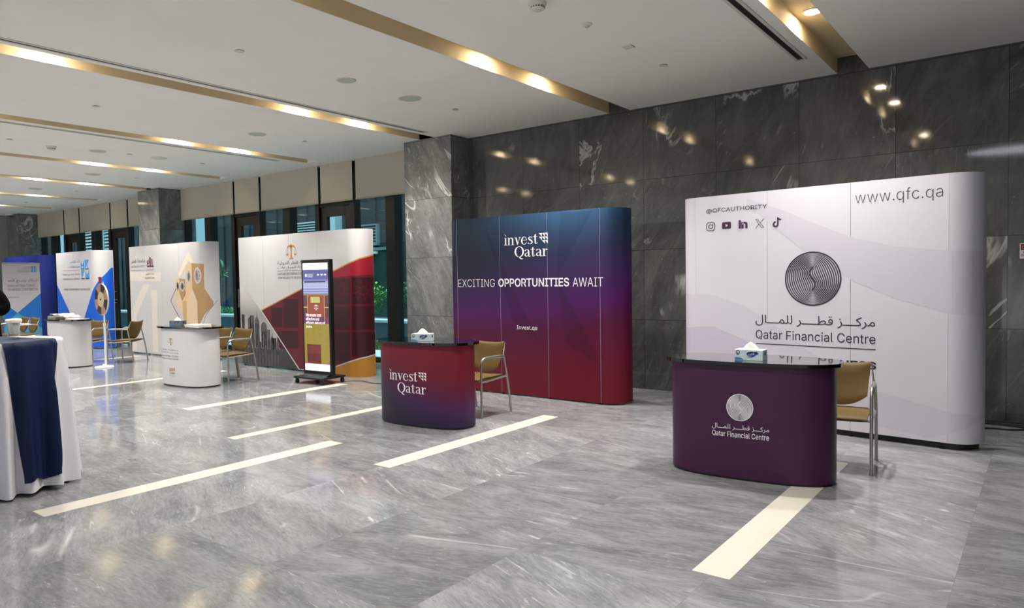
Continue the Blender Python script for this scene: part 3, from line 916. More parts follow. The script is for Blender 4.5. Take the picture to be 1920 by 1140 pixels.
S.text('lettering', 'www.qfc.qa', 1072, 188, 100, 1615, M_ink, t, o=o, weight=-.012, yr=168)
u0, v0 = S.uv(1472, 522); u1, v1 = S.uv(1578, 522); uc, vt = S.uv(1525, 471.5); _, vb = S.uv(1525, 573.5)
S.decal('emblem', ([((u0 + u1) / 2 + x * (u1 - u0) / 2, (vt + vb) / 2 + y * (vt - vb) / 2) for x, y in swirl()[0]], swirl()[1]), M_ink, t, .003)
o = (1400, 580, 7.3846)
S.text('lettering', 'مرك' + TAT * 3 + 'ز قط' + TAT * 4 + 'ر للم' + TAT * 3 + 'ال', 125, 222, 72, 1778, M_ink, t, o=o, yr=252)
S.text('lettering', 'Qatar Financial Centre', 128, 412, 280, 1785, M_ink, t, o=o, yr=452)
a = S.uv(1400 + 130 / 7.3846, 580 + 484 / 7.3846); b_ = S.uv(1400 + 1787 / 7.3846, 580 + 545 / 7.3846)
vm = (a[1] + b_[1]) / 2
S.decal('underline', rect(a[0], vm - .004, b_[0], vm + .004), M_ink, t, .003)
S.text('lettering', 'WE MEAN BUSINESS', -30, 706, 612, 1795, M_ink, t, o=o, weight=.022, yr=815)

# --- white and maroon booth
M_maroon = plain('maroon_print', '#5a1020', .42, var=.06, scale=4)
M_maroon_d = plain('maroon_dark_print', '#360a15', .42, var=.08, scale=4)
M_red = plain('red_print', '#8b1226', .42)
M_red_line = plain('red_line_print', '#6f1424', .42)
M_ochre = plain('ochre_print', '#b27a2c', .45)
M_skyg = printed_gradient('grey_sky_print', [(0, '#6d6d6d'), (.25, '#a5a3a3'), (.45, '#8f8e8e'), (.62, '#b9b6b6'), (.8, '#c9c6c7')], 0, 2.)
M_tower = plain('skyline_print', '#262525', .5, var=.45, scale=22)
M_tower2 = plain('skyline_pale_print', '#4d4b4b', .5, var=.35, scale=26)
M_water = plain('water_print', '#323232', .5, var=.4, scale=12)
t, S, uA, uB, H = booth('qic', (-11.593, 7.12), (-8.61, 7.12), 0, .25, .03, 2.295, M_white, 'white and maroon display booth with a printed city skyline')
P = lambda pts: [(S.L - .003, v) if x >= 930 else (u, v) for (x, _), (u, v) in zip(pts, S.px(pts, 400, 400, 3.1674))]
S.decal('maroon_print', (P([(510, 925), (285, 577), (520, 452), (700, 350), (820, 290), (870, 268), (936, 246), (942, 840), (870, 862), (800, 885), (728, 910), (690, 930)]), [tuple(range(12))]), M_maroon, t, .0008)
S.decal('red_band', (P([(700, 350), (820, 290), (870, 268), (936, 246), (938, 362), (820, 372), (700, 380)]), [tuple(range(7))]), M_red, t, .0012)
dark = []
for x0, x1, y0, y1 in ((705, 812, 388, 540), (822, 930, 380, 538), (705, 812, 556, 690), (822, 930, 552, 690), (345, 410, 560, 675), (418, 505, 510, 680), (380, 505, 700, 800), (705, 812, 705, 880), (822, 930, 705, 850)):
    dark.append((P([(x0, y1), (x1, y1), (x1, y0), (x0, y0)]), [(0, 1, 2, 3)]))
S.decal('dark_lattice', dark, M_maroon_d, t, .0014)
ros = []
for cx_, cy_ in ((765, 455), (890, 460)):
    (ua, va), (ub, vb), = P([(cx_, cy_), (cx_ + 45, cy_)])
    rr = .17
    for k in range(8):
        a = k * PI / 4
        ros.append(stroke([(ua + rr * .25 * math.cos(a), va + rr * .25 * math.sin(a)), (ua + rr * math.cos(a + .2), va + rr * math.sin(a + .2)), (ua + rr * .62 * math.cos(a + .39), va + rr * .62 * math.sin(a + .39))], .006))
    ros.append(ring(ua, va, rr * .4, rr * .4, .006))
S.decal('rosette_print', ros, M_red_line, t, .0018)
S.decal('ochre_print', (P([(660, 955), (690, 932), (728, 910), (800, 885), (870, 862), (942, 840), (943, 985), (800, 985), (660, 975)]), [tuple(range(9))]), M_ochre, t, .0016)
u_bl, _ = P([(172, 895)])[0]
sk = P([(150, 402), (285, 577), (510, 925)])
S.decal('sky_print', ([(0.004, .0), (sk[2][0], .0), sk[1], (0.004, sk[0][1])], [(0, 1, 2, 3)]), M_skyg, t, .0008)
# skyline inside the triangle: right limit follows the diagonal
def diag_u(v): return sk[1][0] + (sk[2][0] - sk[1][0]) * (sk[1][1] - v) / max(1e-6, sk[1][1] - sk[2][1]) - .02
rnd = random.Random(5)
tw, tw2 = [], []
base = .30
for x0, x1, y, kind in ((168, 186, 600, 0), (205, 222, 625, 2), (218, 242, 605, 0), (245, 272, 600, 1), (282, 318, 645, 3), (320, 338, 690, 0), (340, 358, 715, 1), (352, 374, 740, 0), (376, 392, 765, 0), (395, 412, 780, 0), (186, 205, 720, 0), (268, 284, 760, 0), (414, 440, 815, 0)):
    (ua, va), (ub, _) = P([(x0, y), (x1, y)])
    ub = min(ub, diag_u(base)); va = max(va, base + .06)
    if kind == 3: sh_ = [(ua, base), (ub, base), (ub, va - .1)] + [(ua + (ub - ua) * (.5 + .5 * math.cos(a)), va - .1 + .1 * math.sin(a)) for a in [PI * k / 10 for k in range(11)]] + [(ua, va - .1)]
    elif kind == 1: sh_ = [(ua, base), (ub, base), (ub, va - .12), ((ua + ub) / 2 + .01, va - .03), ((ua + ub) / 2, va + .07), ((ua + ub) / 2 - .01, va - .03), (ua, va - .1)]
    elif kind == 2: sh_ = [(ua, base), (ub, base), (ub, va + .05), (ua, va)]
    else: sh_ = [(ua, base), (ub, base), (ub, va), (ua, va)]
    (tw if rnd.random() < .7 else tw2).append((sh_, [tuple(range(len(sh_)))]))
    for k in range(3):
        xx = ua + (ub - ua) * (k + .5) / 3.2
        tw2.append(rect(xx, base + .02, xx + (ub - ua) * .1, va - .16))
S.decal('skyline_print', tw, M_tower, t, .0012); S.decal('skyline_print', tw2, M_tower2, t, .0015)
S.decal('water_print', [poly((.005, 0), (diag_u(0), 0), (diag_u(base), base), (.005, base))], M_water, t, .0013)
S.decal('water_print', [rect(.02 + .09 * k, .005, .05 + .09 * k, base - .09 + .05 * (k % 3)) for k in range(int((diag_u(base) - .1) / .09))], M_tower2, t, .0016)
edge = [(sk[0][0], sk[0][1]), sk[1], sk[2]]
S.decal('edge_line', [stroke(edge, .022)], M_white, t, .0022)
S.decal('edge_line', [stroke(P([(728, 910), (800, 885), (870, 862), (942, 840)]), .02)], M_white, t, .0024)
S.decal('edge_line', [stroke(P([(285, 577), (520, 452), (700, 350), (820, 290), (870, 268), (936, 246)]), .02)], M_gold, t, .0022)
def scales_vf():
    return join_vf([rect(-.16, 0, .16, .04), poly((-.09, .04), (.09, .04), (.06, .10), (-.06, .10)), poly((-.07, .10), (.07, .10), (.035, .45), (.06, .78), (-.06, .78), (-.035, .45)),
                    stroke([(-.02, .80), (.12, .84), (.24, .80), (.30, .70)], [.12, .12, .08, .02]), stroke([(.02, .80), (-.12, .84), (-.24, .80), (-.30, .70)], [.12, .12, .08, .02]),
                    poly((-.03, .86), (.03, .86), (0, 1.02)), stroke([(.30, .74), (.22, .33)], .012), stroke([(.30, .74), (.38, .33)], .012), stroke([(-.30, .74), (-.22, .33)], .012), stroke([(-.30, .74), (-.38, .33)], .012),
                    (ell(.30, .33, .1, .09, 180, 360, 12), [tuple(range(13))]), (ell(-.30, .33, .1, .09, 180, 360, 12), [tuple(range(13))])])
o = (400, 400, 3.1674)
S.text('emblem', scales_vf(), 432, 272, 178, 495, M_gold, t, o=o)
S.text('lettering', 'محكمة قطر الدولية', 380, 311, 284, 592, M_grey_ink, t, o=o)
S.text('lettering', 'وتسوية المنازعات', 380, 333, 314, 590, M_grey_ink, t, o=o)
a = S.uv(400 + 382 / 3.1674, 400 + 343 / 3.1674); b_ = S.uv(400 + 590 / 3.1674, 400 + 341 / 3.1674)
S.decal('underline', rect(a[0], a[1] - .003, b_[0], a[1] + .003), M_grey_ink, t, .003)
S.text('lettering', 'QATAR INTERNATIONAL COURT', 382, 368, 353, 620, M_grey_ink, t, o=o, weight=.008)
S.text('lettering', 'AND DISPUTE RESOLUTION CENTRE', 384, 389, 377, 634, M_grey_ink, t, o=o)

# --- white tower booth
M_tan1 = plain('tan_print_light', '#cfb288', .45); M_tan2 = plain('tan_print_dark', '#a5835c', .45)
M_tan3 = plain('tan_print_pale', '#d3bb9c', .45); M_tan4 = plain('tan_print_gold', '#c2a068', .45)
M_tan5 = plain('tan_print_faint', '#dccbb6', .45); M_faint = plain('faint_beige_print', '#d3cac2', .45)
M_mauve = plain('mauve_print', '#8a5068', .45); M_mar_ink = plain('maroon_ink', '#5d1530', .5)
t, S, uA, uB, H = booth('qu', (-15.822, 7.12), (-13.03, 7.12), 0, .25, .03, 2.295, M_white, 'white display booth with a tan printed wind tower design')
o = (230, 450, 6.0)
Q = lambda pts: (S.px(pts, *o), [tuple(range(len(pts)))])
S.decal('faint_print', [Q([(235, 500), (305, 500), (160, 850), (160, 1245), (112, 1245), (102, 800)]), Q([(320, 565), (385, 565), (402, 1260), (345, 1255)]), Q([(85, 362), (430, 362), (430, 462), (85, 462)])], M_faint, t, .0006)
S.decal('gable_print', [Q([(625, 385), (735, 125), (805, 252), (772, 262), (738, 230), (640, 420)])], M_tan5, t, .0008)
S.decal('tower_print', [Q([(775, 260), (912, 268), (920, 545), (1020, 690), (1020, 735), (930, 830), (865, 960), (848, 960), (840, 690), (783, 545)]), Q([(637, 433), (705, 440), (708, 600), (672, 690), (640, 600)])], M_tan2, t, .0010)
S.decal('tower_print', [Q([(712, 290), (775, 260), (783, 545), (725, 685), (675, 690), (712, 560)]), Q([(600, 450), (637, 433), (640, 600), (600, 690), (583, 690), (605, 590)])], M_tan1, t, .0010)
S.decal('tower_print', [Q([(783, 553), (838, 690), (846, 960), (722, 960), (722, 690)]), Q([(640, 610), (674, 690), (676, 850), (612, 760), (598, 690)])], M_tan3, t, .0013)
S.decal('tower_print', [Q([(675, 690), (723, 684), (723, 960), (690, 960)])], M_tan4, t, .0011)
lat = []
for cx_, cy_, rx, ry in ((840, 400, 42, 86), (745, 412, 24, 80), (671, 520, 25, 52), (620, 520, 13, 48)):
    (uc, vc), (ue, _), (_, vtop) = S.px([(cx_, cy_), (cx_ + rx, cy_), (cx_, cy_ - ry)], *o)
    a, b_ = ue - uc, vtop - vc
    lat.append(ring(uc, vc, a, b_, .022))
    for q, r2 in ((8, .62), (6, .25)):
        for k in range(q): lat.append(ring(uc + a * r2 * math.cos(2 * PI * k / q), vc + b_ * r2 * math.sin(2 * PI * k / q), a * .26, b_ * .26, .014, 14))
S.decal('lattice_print', lat, M_white, t, .0018)
S.decal('mauve_line', [stroke(S.px([(602, 545), (540, 685), (600, 800), (660, 915)], *o), .022)], M_mauve, t, .0016)
S.decal('arc_line', [stroke(S.px([(905, 960), (930, 860), (990, 770), (1040, 715), (1062, 680)], *o), .008)], M_grey_ink, t, .0016)
S.text('lettering', 'جامعة قطر', 95, 272, 216, 257, M_grey_ink, t, o=o, weight=.012)
S.text('lettering', 'QATAR UNIVERSITY', 97, 312, 290, 257, M_grey_ink, t, o=o)
S.decal('underline', [stroke(S.px([(97, 345), (353, 334)], *o), .008)], M_grey_ink, t, .003)
S.text('lettering', 'كلية القانون', 258, 398, 368, 355, M_grey_ink, t, o=o, weight=.006)
S.text('lettering', 'COLLEGE OF LAW', 252, 438, 417, 357, M_grey_ink, t, o=o, weight=.008)
S.text('emblem', join_vf([rect(0, 0, 1, .14), rect(.42, .14, .58, 1), poly((.3, .78), (.58, 1), (.58, .8)), ring(.22, .5, .14, .16, .07, 16), rect(.02, .16, .10, .62), poly((.66, .14), (1, .02), (1, .14)), rect(.64, .2, .69, .82), rect(.75, .2, .80, .80), rect(.86, .2, .91, .78)]), 275, 305, 193, 350, M_mar_ink, t, o=o)

# --- blue and white booth
M_blue = plain('bright_blue_print', '#0f58c8', .42, var=.03, scale=3)
M_lblue = plain('light_blue_print', '#3f8fd0', .45); M_navyink = plain('navy_ink', '#14203c', .5); M_blue_ink = plain('blue_ink', '#4a78c0', .5)
t, S, uA, uB, H = booth('hb', (-19.747, 7.12), (-17.73, 7.12), 0, .3, .03, 2.295, M_white, 'blue and white display booth with a blue four-part monogram')
o = (60, 380, 4.0727)
vtop = S.px([(195, 635)], *o)[0]
bl_pts = S.px([(195, 635), (310, 885), (358, 985), (400, 880), (515, 590), (560, 545), (598, 503)], *o)
pts = [(.003, .005), (.003, bl_pts[0][1] + .04)] + bl_pts + [(S.L - .01, bl_pts[-1][1] + .03), (S.L - .01, .005)]
S.decal('blue_print', (pts, [tuple(range(len(pts)))]), M_blue, t, .0008)
o = (100, 465, 9.5)
Q = lambda pts: (S.px(pts, *o), [tuple(range(len(pts)))])
S.decal('monogram', [Q([(485, 228), (520, 312), (555, 213), (556, 375), (493, 375)]), Q([(562, 210), (630, 208), (605, 290), (634, 375), (568, 376)]),
                     Q([(497, 396), (560, 394), (535, 470), (566, 552), (504, 553)]), Q([(570, 400), (603, 470), (640, 394), (646, 548), (577, 550)])], M_lblue, t, .0026)
S.decal('monogram', [Q([(500, 362), (522, 318), (545, 362)]), Q([(576, 362), (600, 312), (622, 362)]), Q([(514, 538), (538, 480), (556, 538)]), Q([(585, 398), (604, 440), (622, 398)])], M_white, t, .0036)
S.decal('monogram', [Q([(493, 366), (550, 364), (553, 378), (495, 380)]), Q([(568, 366), (628, 364), (634, 377), (570, 379)]), Q([(504, 542), (560, 541), (566, 554), (506, 557)]), Q([(578, 540), (645, 538), (646, 552), (580, 554)])], M_navyink, t, .0034)
S.text('lettering', 'كلية القانون', 300, 278, 228, 470, M_blue_ink, t, o=o)
S.text('lettering', 'College of Law', 302, 362, 318, 472, M_blue_ink, t, o=o)
S.decal('underline', [stroke(S.px([(168, 405), (478, 396)], *o), .006)], M_mauve, t, .003)
S.text('lettering', 'جامعة حمد بن خليفة', 170, 500, 450, 480, M_grey_ink, t, o=o, weight=.006)
S.text('lettering', 'HAMAD BIN KHALIFA UNIVERSITY', 172, 572, 540, 482, M_grey_ink, t, o=o, weight=.004)
S.text('lettering', 'A WORLD-CLASS PROVIDER OF LEGAL EDUCATION', 190, 755, 720, 655, M_grey_ink, t, o=o, weight=.008)

# --- dark blue booth at the far end
M_deep = printed_gradient('deep_blue_print', [(0, '#131a52'), (.5, '#16205f'), (1, '#1c2a7a')], 0, 2.3)
t, S, uA, uB, H = booth('blue', (-23.6, 7.2), (-21.37, 7.2), 0, .3, .03, 2.30, M_deep, 'plain dark blue display booth at the far end')

# ------------------------------------------------------------------ rollup banner
M_sky = plain('mid_blue_print', '#1a6fc0', .45); M_cyan = plain('cyan_print', '#3f9fc8', .45)
bn0, bn1 = Vector((-19.30, 5.83)), Vector((-19.36, 6.62))
S = Surf([(bn0 + (bn1 - bn0) * k / 6)[:] for k in range(7)], .06)
t = thing('rollup_banner', ((bn0.x + bn1.x) / 2, (bn0.y + bn1.y) / 2, 0), math.atan2(bn1.y - bn0.y, bn1.x - bn0.x), 'white and blue pull-up banner reading INNOVATING TODAY SHAPING TOMORROW', 'banner')
bpy.context.view_layer.update()
W = S.L; Hb = 1.96
S.sheet('banner_sheet', 0, W, 0, Hb, .003, M_white, t)
bm = bmesh.new(); box(bm, -W / 2 - .01, -.06, 0, W / 2 + .01, .06, .075, bev=.012); link('base', bm, M_steel, t)
bm = bmesh.new(); box(bm, -W / 2, -.012, .06 + Hb - .01, W / 2, .012, .06 + Hb + .02, bev=.004); link('top_rail', bm, M_steel, t)
bm = bmesh.new(); tube(bm, [(0, .03, .07), (0, .03, Hb + .05)], .011, 8); link('pole', bm, M_steel, t, True)
for x in (-.3, .3):
    bm = bmesh.new(); box(bm, x - .03, -.11, 0, x + .03, .11, .015, bev=.004); link('foot', bm, M_steel, t)
S.decal('blue_print', [poly((0, 0), (W, 0), (W, 1.25), (.36 * W, .80), (0, 1.05))], M_sky, t, .0012)
S.decal('cyan_print', [poly((0, .3), (0, .55), (.36 * W, .80), (W, .40), (W, 0), (.1, 0))], M_cyan, t, .0018)
tx = lambda body, x0, y0, x1, y1, mt=M_grey_ink, w=0.: S.decal('lettering', fit(text_tris(body, w), x0 * W, y0, x1 * W, y1), mt, t, .003)
tx('ابتكار يصنع الغد', .12, 1.50, .92, 1.60); tx('INNOVATING TODAY...', .12, 1.41, .92, 1.465); tx('SHAPING TOMORROW', .13, 1.32, .92, 1.38)
tx('hbku.edu.qa', .12, 1.155, .42, 1.185)
for k in range(4): tx(('كلية القانون', 'College of Law', 'جامعة حمد بن خليفة', 'HAMAD BIN KHALIFA UNIVERSITY')[k], (.55, .55, .4, .4)[k], 1.90 - .035 * k - .03, .74, 1.90 - .035 * k - .012)
lg = []
for i in range(2):
    for j in range(2):
        x, y = (.76 + .08 * i) * W, 1.76 + .075 * j
        lg.append(poly((x, y), (x + .055, y), (x + .03, y + .035), (x + .055, y + .065), (x, y + .065)))
S.decal('monogram', lg, M_lblue, t, .003)

# ------------------------------------------------------------------ oval counters
def oval(a, b_, n=2.7, k=72, a0=0, a1=360):
    out = []
    for i in range(k):
        th = math.radians(a0 + (a1 - a0) * i / (k if a1 - a0 == 360 else k - 1))
        c, s_ = math.cos(th), math.sin(th)
        out.append((a * math.copysign(abs(c) ** (2 / n), c), b_ * math.copysign(abs(s_) ** (2 / n), s_)))
    return out
def counter(loc, rz, a, b_, ta, tb, mat, label, group=None):
    t = thing('reception_counter', (*loc, 0), rz, label, 'counter', group)
    bpy.context.view_layer.update()
    bm = bmesh.new(); prism(bm, oval(a - .012, b_ - .012), 0, .02); link('plinth_or_shade_strip', bm, M_black, t, True, )
    bm = bmesh.new(); prism(bm, oval(a, b_), .018, .842); link('body', bm, mat, t, True, 50)
    bm = bmesh.new(); prism(bm, oval(ta, tb), .842, .868)
    bmesh.ops.bevel(bm, geom=[e for e in bm.edges if abs(e.verts[0].co.z - e.verts[1].co.z) < 1e-5], offset=.004, segments=2, affect='EDGES')
    link('top', bm, M_blackgloss, t, True, 50)
    c, s_ = math.cos(rz), math.sin(rz)
    path = [(loc[0] + x * c - y * s_, loc[1] + x * s_ + y * c) for x, y in oval(a, b_, k=90, a0=184, a1=356)]
    return t, Surf(path, 0.)
M_plumbody = plain('plum_counter_print', '#3f1c3c', .36, var=.04, scale=2.5, spec=.3)
t, S = counter((-1.765, 5.27), math.radians(5.5), .59, .25, .632, .282, M_plumbody, 'dark plum oval counter with a white striped circle emblem')
o = (1240, 640, 4.0714)
u0, v0 = S.uv(1240 + 497 / o[2], 640 + 505 / o[2]); u1, _ = S.uv(1240 + 702 / o[2], 640 + 505 / o[2]); _, vt = S.uv(1240 + 600 / o[2], 640 + 402 / o[2]); _, vb = S.uv(1240 + 600 / o[2], 640 + 609 / o[2])
S.decal('emblem', ([((u0 + u1) / 2 + x * (u1 - u0) / 2, (vt + vb) / 2 + y * (vt - vb) / 2) for x, y in swirl()[0]], swirl()[1]), M_whiteprint, t, .003)
S.text('lettering', 'مرك' + TAT * 3 + 'ز قط' + TAT * 4 + 'ر للم' + TAT * 3 + 'ال', 388, 662, 617, 823, M_whiteprint, t, o=o, yr=700)
S.text('lettering', 'Qatar Financial Centre', 390, 715, 672, 823, M_whiteprint, t, o=o, weight=.006, yr=758)

M_invc = printed_gradient('red_to_navy_print', [(0, '#222136'), (.16, '#2f2142'), (.34, '#43204c'), (.5, '#561b3a'), (.68, '#66182a'), (1, '#701b26')], 0., .86, ('#2a2733', -.5, .25, .22, .75, .1))
t, S = counter((-5.15, 5.275), math.radians(4), .565, .25, .62, .285, M_invc, 'dark red to navy oval counter with white serif lettering')
o = (700, 600, 7.125)
S.text('lettering', serif('invest'), 220, 790, 652, 590, M_whiteprint, t, o=o, yr=832)
S.text('lettering', serif('Qatar'), 328, 990, 828, 708, M_whiteprint, t, o=o, yr=1010)
S.text('logo', arrow_grid(), 600, 812, 700, 708, M_whiteprint, t, o=o, yr=832)

t, S = counter((-10.09, 5.37), math.radians(3), .55, .26, .645, .29, M_whitec, 'white oval counter with gold scales emblem, stack of leaflets and grey tissue box on top')
o = (290, 590, 8.146)
S.text('emblem', scales_vf(), 220, 462, 342, 278, M_gold, t, o=o)
for body, y0, y1, mt in (('محكمة قطر الدولية', 510, 488, M_grey_ink), ('وتسوية المنازعات', 548, 527, M_grey_ink), ('QATAR INTERNATIONAL COURT', 602, 578, M_grey_ink), ('AND DISPUTE RESOLUTION CENTRE', 638, 618, M_grey_ink)):
    S.text('lettering', body, 178, y0, y1, 365, mt, t, o=o)
for x in (228, 256, 286):
    S.text('icon', disc(0, 0, 1, 1, 16), x, 862, 812, x + 24, M_gold, t, o=o); S.text('icon', disc(0, 0, 1, 1, 10), x + 7, 846, 826, x + 17, M_whitec, t, o=o, off=.0045)
S.text('lettering', 'QICDRC', 230, 905, 875, 312, M_grey_ink, t, o=o); S.text('lettering', 'qicdrc.gov.qa', 232, 935, 922, 316, M_grey_ink, t, o=o)
t, S = counter((-14.50, 5.40), math.radians(3), .55, .25, .62, .285, M_whitec, 'white oval counter heaped with papers, behind the draped table')
o = (75, 585, 19.0)
S.text('lettering', 'جامعة قطر', 250, 862, 800, 435, M_mar_ink, t, o=o)
S.decal('underline', [stroke(S.px([(248, 905), (435, 908)], *o), .005)], M_grey_ink, t, .003)
S.text('emblem', join_vf([rect(0, 0, 1, .14), rect(.42, .14, .58, 1), ring(.22, .5, .14, .16, .07, 16), rect(.66, .16, .72, .7), rect(.84, .16, .9, .66)]), 458, 912, 775, 570, M_mar_ink, t, o=o)

# ------------------------------------------------------------------ things on the counters
M_boxw = plain('tissue_box_card', '#c9d6da', .5, var=.08, scale=18); M_boxg = plain('grey_box_card', '#6f767a', .5, var=.1, scale=18)
M_tissue = plain('tissue_paper', '#f3eee0', .9, bump=.1, scale=30); M_logoblue = plain('tissue_logo_blue', '#232a6b', .5); M_boxblue = plain('tissue_box_blue', '#3d86b8', .5)
def tissue_box(loc, rz, card, label, w=.205, d=.115, h=.078):
    t = thing('tissue_box', loc, rz, label, 'tissue box', 'tissue boxes on the counters')
    bm = bmesh.new(); box(bm, -w / 2, -d / 2, 0, w / 2, d / 2, h, bev=.002); link('carton', bm, card, t)
    bm = bmesh.new()
    R = []
    for k, (rx, ry, z) in enumerate(((.062, .026, h), (.050, .022, h + .012), (.034, .016, h + .03), (.014, .009, h + .046), (.003, .004, h + .052))):
        R.append([bm.verts.new((rx * math.cos(2 * PI * j / 20) * (1 + .12 * math.sin(3 * j + k)), ry * math.sin(2 * PI * j / 20) * (1 + .25 * math.sin(5 * j)), z)) for j in range(20)])
    for a, b_ in zip(R, R[1:]):
        for j in range(20): bm.faces.new((a[j], a[(j + 1) % 20], b_[(j + 1) % 20], b_[j]))
    bm.faces.new(R[-1]); link('tissue', bm, M_tissue, t, True, 80)
    def face_decal(name, vfs, mt, off, side=0):
        V, F = join_vf(vfs); bm = bmesh.new()
        vv = [bm.verts.new((x, -d / 2 - off, z) if side == 0 else (w / 2 + off, x, z)) for x, z in V]
        for f in F:
            try: bm.faces.new([vv[i] for i in f])
            except ValueError: pass
        link(name, bm, mt, t)
    lens = [(.022 + .036 * math.cos(a), .047 + .019 * math.sin(a)) for a in [2 * PI * k / 24 for k in range(24)]]
    lens = [(x + (.012 if k in (0, 1, 2, 3) else 0), z + (.006 if k in (1, 2, 3) else 0)) for k, (x, z) in enumerate(lens)]
    face_decal('brand_mark', [(lens, [tuple(range(24))])], M_logoblue, .0006)
    face_decal('brand_mark', [stroke([(-.01, .026), (.02, .021), (.045, .034), (.066, .058)], [.002, .005, .005, .001])], M_boxblue, .0009)
    face_decal('brand_name', [fit(text_tris('فاين', .01), -.002, .037, .042, .058)], M_whiteprint, .0012)
    face_decal('round_mark', [ring(-.078, .055, .0125, .0145, .005, 20), disc(-.078, .050, .006, .005, 10)], M_ink, .0006)
    face_decal('blue_corner', [poly((-w / 2 + .003, .004), (-w / 2 + .07, .004), (-w / 2 + .05, .018), (-w / 2 + .003, .022))], M_boxblue, .0006)
    face_decal('brand_mark', [disc(.0, .05, .018, .014, 18)], M_logoblue, .0006, 1)
    return t
CT_TOP = .8681
tissue_box((-1.735, 5.185, CT_TOP), math.radians(2), M_boxw, 'white and blue tissue box on the dark plum counter')
tissue_box((-5.085, 5.16, CT_TOP), math.radians(24), M_boxw, 'white and blue tissue box on the dark red counter')
tissue_box((-10.27, 5.285, CT_TOP), math.radians(22), M_boxg, 'grey tissue box on the white counter with gold scales')
# leaflets
for i in range(4):
    bm = bmesh.new(); box(bm, -.148, -.105, 0, .148, .105, .0098)
    o_ = link('leaflet_pack', bm, M_paper); o_.location = (-9.64 + .006 * (i % 2), 5.255 - .004 * i, CT_TOP + .0105 * i); o_.rotation_euler = (0, 0, math.radians(8 + 3 * (i % 2)))
    tag(o_, 'white leaflet pack on the gold scales counter, %s of its stack' % ('bottom', 'second from the bottom', 'third from the bottom', 'topmost')[i], 'leaflets', 'stacked leaflet packs')
# papers and bags on the far white counter
M_greycard = plain('grey_card', '#8e928c', .6, var=.15, scale=30)
bm = bmesh.new(); box(bm, -.19, -.13, 0, .19, .13, .052, bev=.004); o_ = link('card_carton', bm, M_greycard); o_.location = (-14.80, 5.38, CT_TOP); o_.rotation_euler = (0, 0, math.radians(14))
tag(o_, 'shallow grey carton on the far white counter', 'carton')
bm = bmesh.new()
rnd = random.Random(3); g = {}
nx, ny = 14, 9
for i in range(nx + 1):
    for j in range(ny + 1):
        x, y = -.26 + .52 * i / nx, -.14 + .28 * j / ny
        e_ = min(i, nx - i, 3) / 3
        g[i, j] = bm.verts.new((x, y, .078 + .012 * rnd.random() + .018 * math.sin(i * 1.1) * e_ - (.05 * max(0, (i - 9) / 5))))
for i in range(nx):
    for j in range(ny): bm.faces.new((g[i, j], g[i + 1, j], g[i + 1, j + 1], g[i, j + 1]))
bmesh.ops.solidify(bm, geom=bm.faces[:], thickness=.006)
o_ = link('paper_sheaf', bm, M_paper, None, True, 50); o_.location = (-14.66, 5.40, CT_TOP); o_.rotation_euler = (0, 0, math.radians(8))
tag(o_, 'crumpled white papers lying over the grey carton', 'papers')
bm = bmesh.new(); lathe(bm, [(.045, 0), (.06, .03), (.062, .055), (.057, .055), (.05, .03), (.035, .008)], 20); o_ = link('metal_bowl', bm, M_steel, None, True); o_.location = (-14.45, 5.205, CT_TOP)
tag(o_, 'small metal bowl at the front of the far white counter', 'bowl')
for i, (x, y, a) in enumerate(((-14.33, 5.40, 10), (-14.16, 5.42, -20))):
    bm = bmesh.new(); box(bm, -.105, -.075, 0, .105, .075, .008 + .01 * (1 - i)); o_ = link('booklet', bm, M_paper); o_.location = (x + .04 * i, y, CT_TOP); o_.rotation_euler = (0, 0, math.radians(a))
    tag(o_, ('pale booklet on the far white counter beside the papers', 'pale booklet at the end of the far white counter nearest the prize wheel')[i], 'booklet', 'booklets on the far white counter')

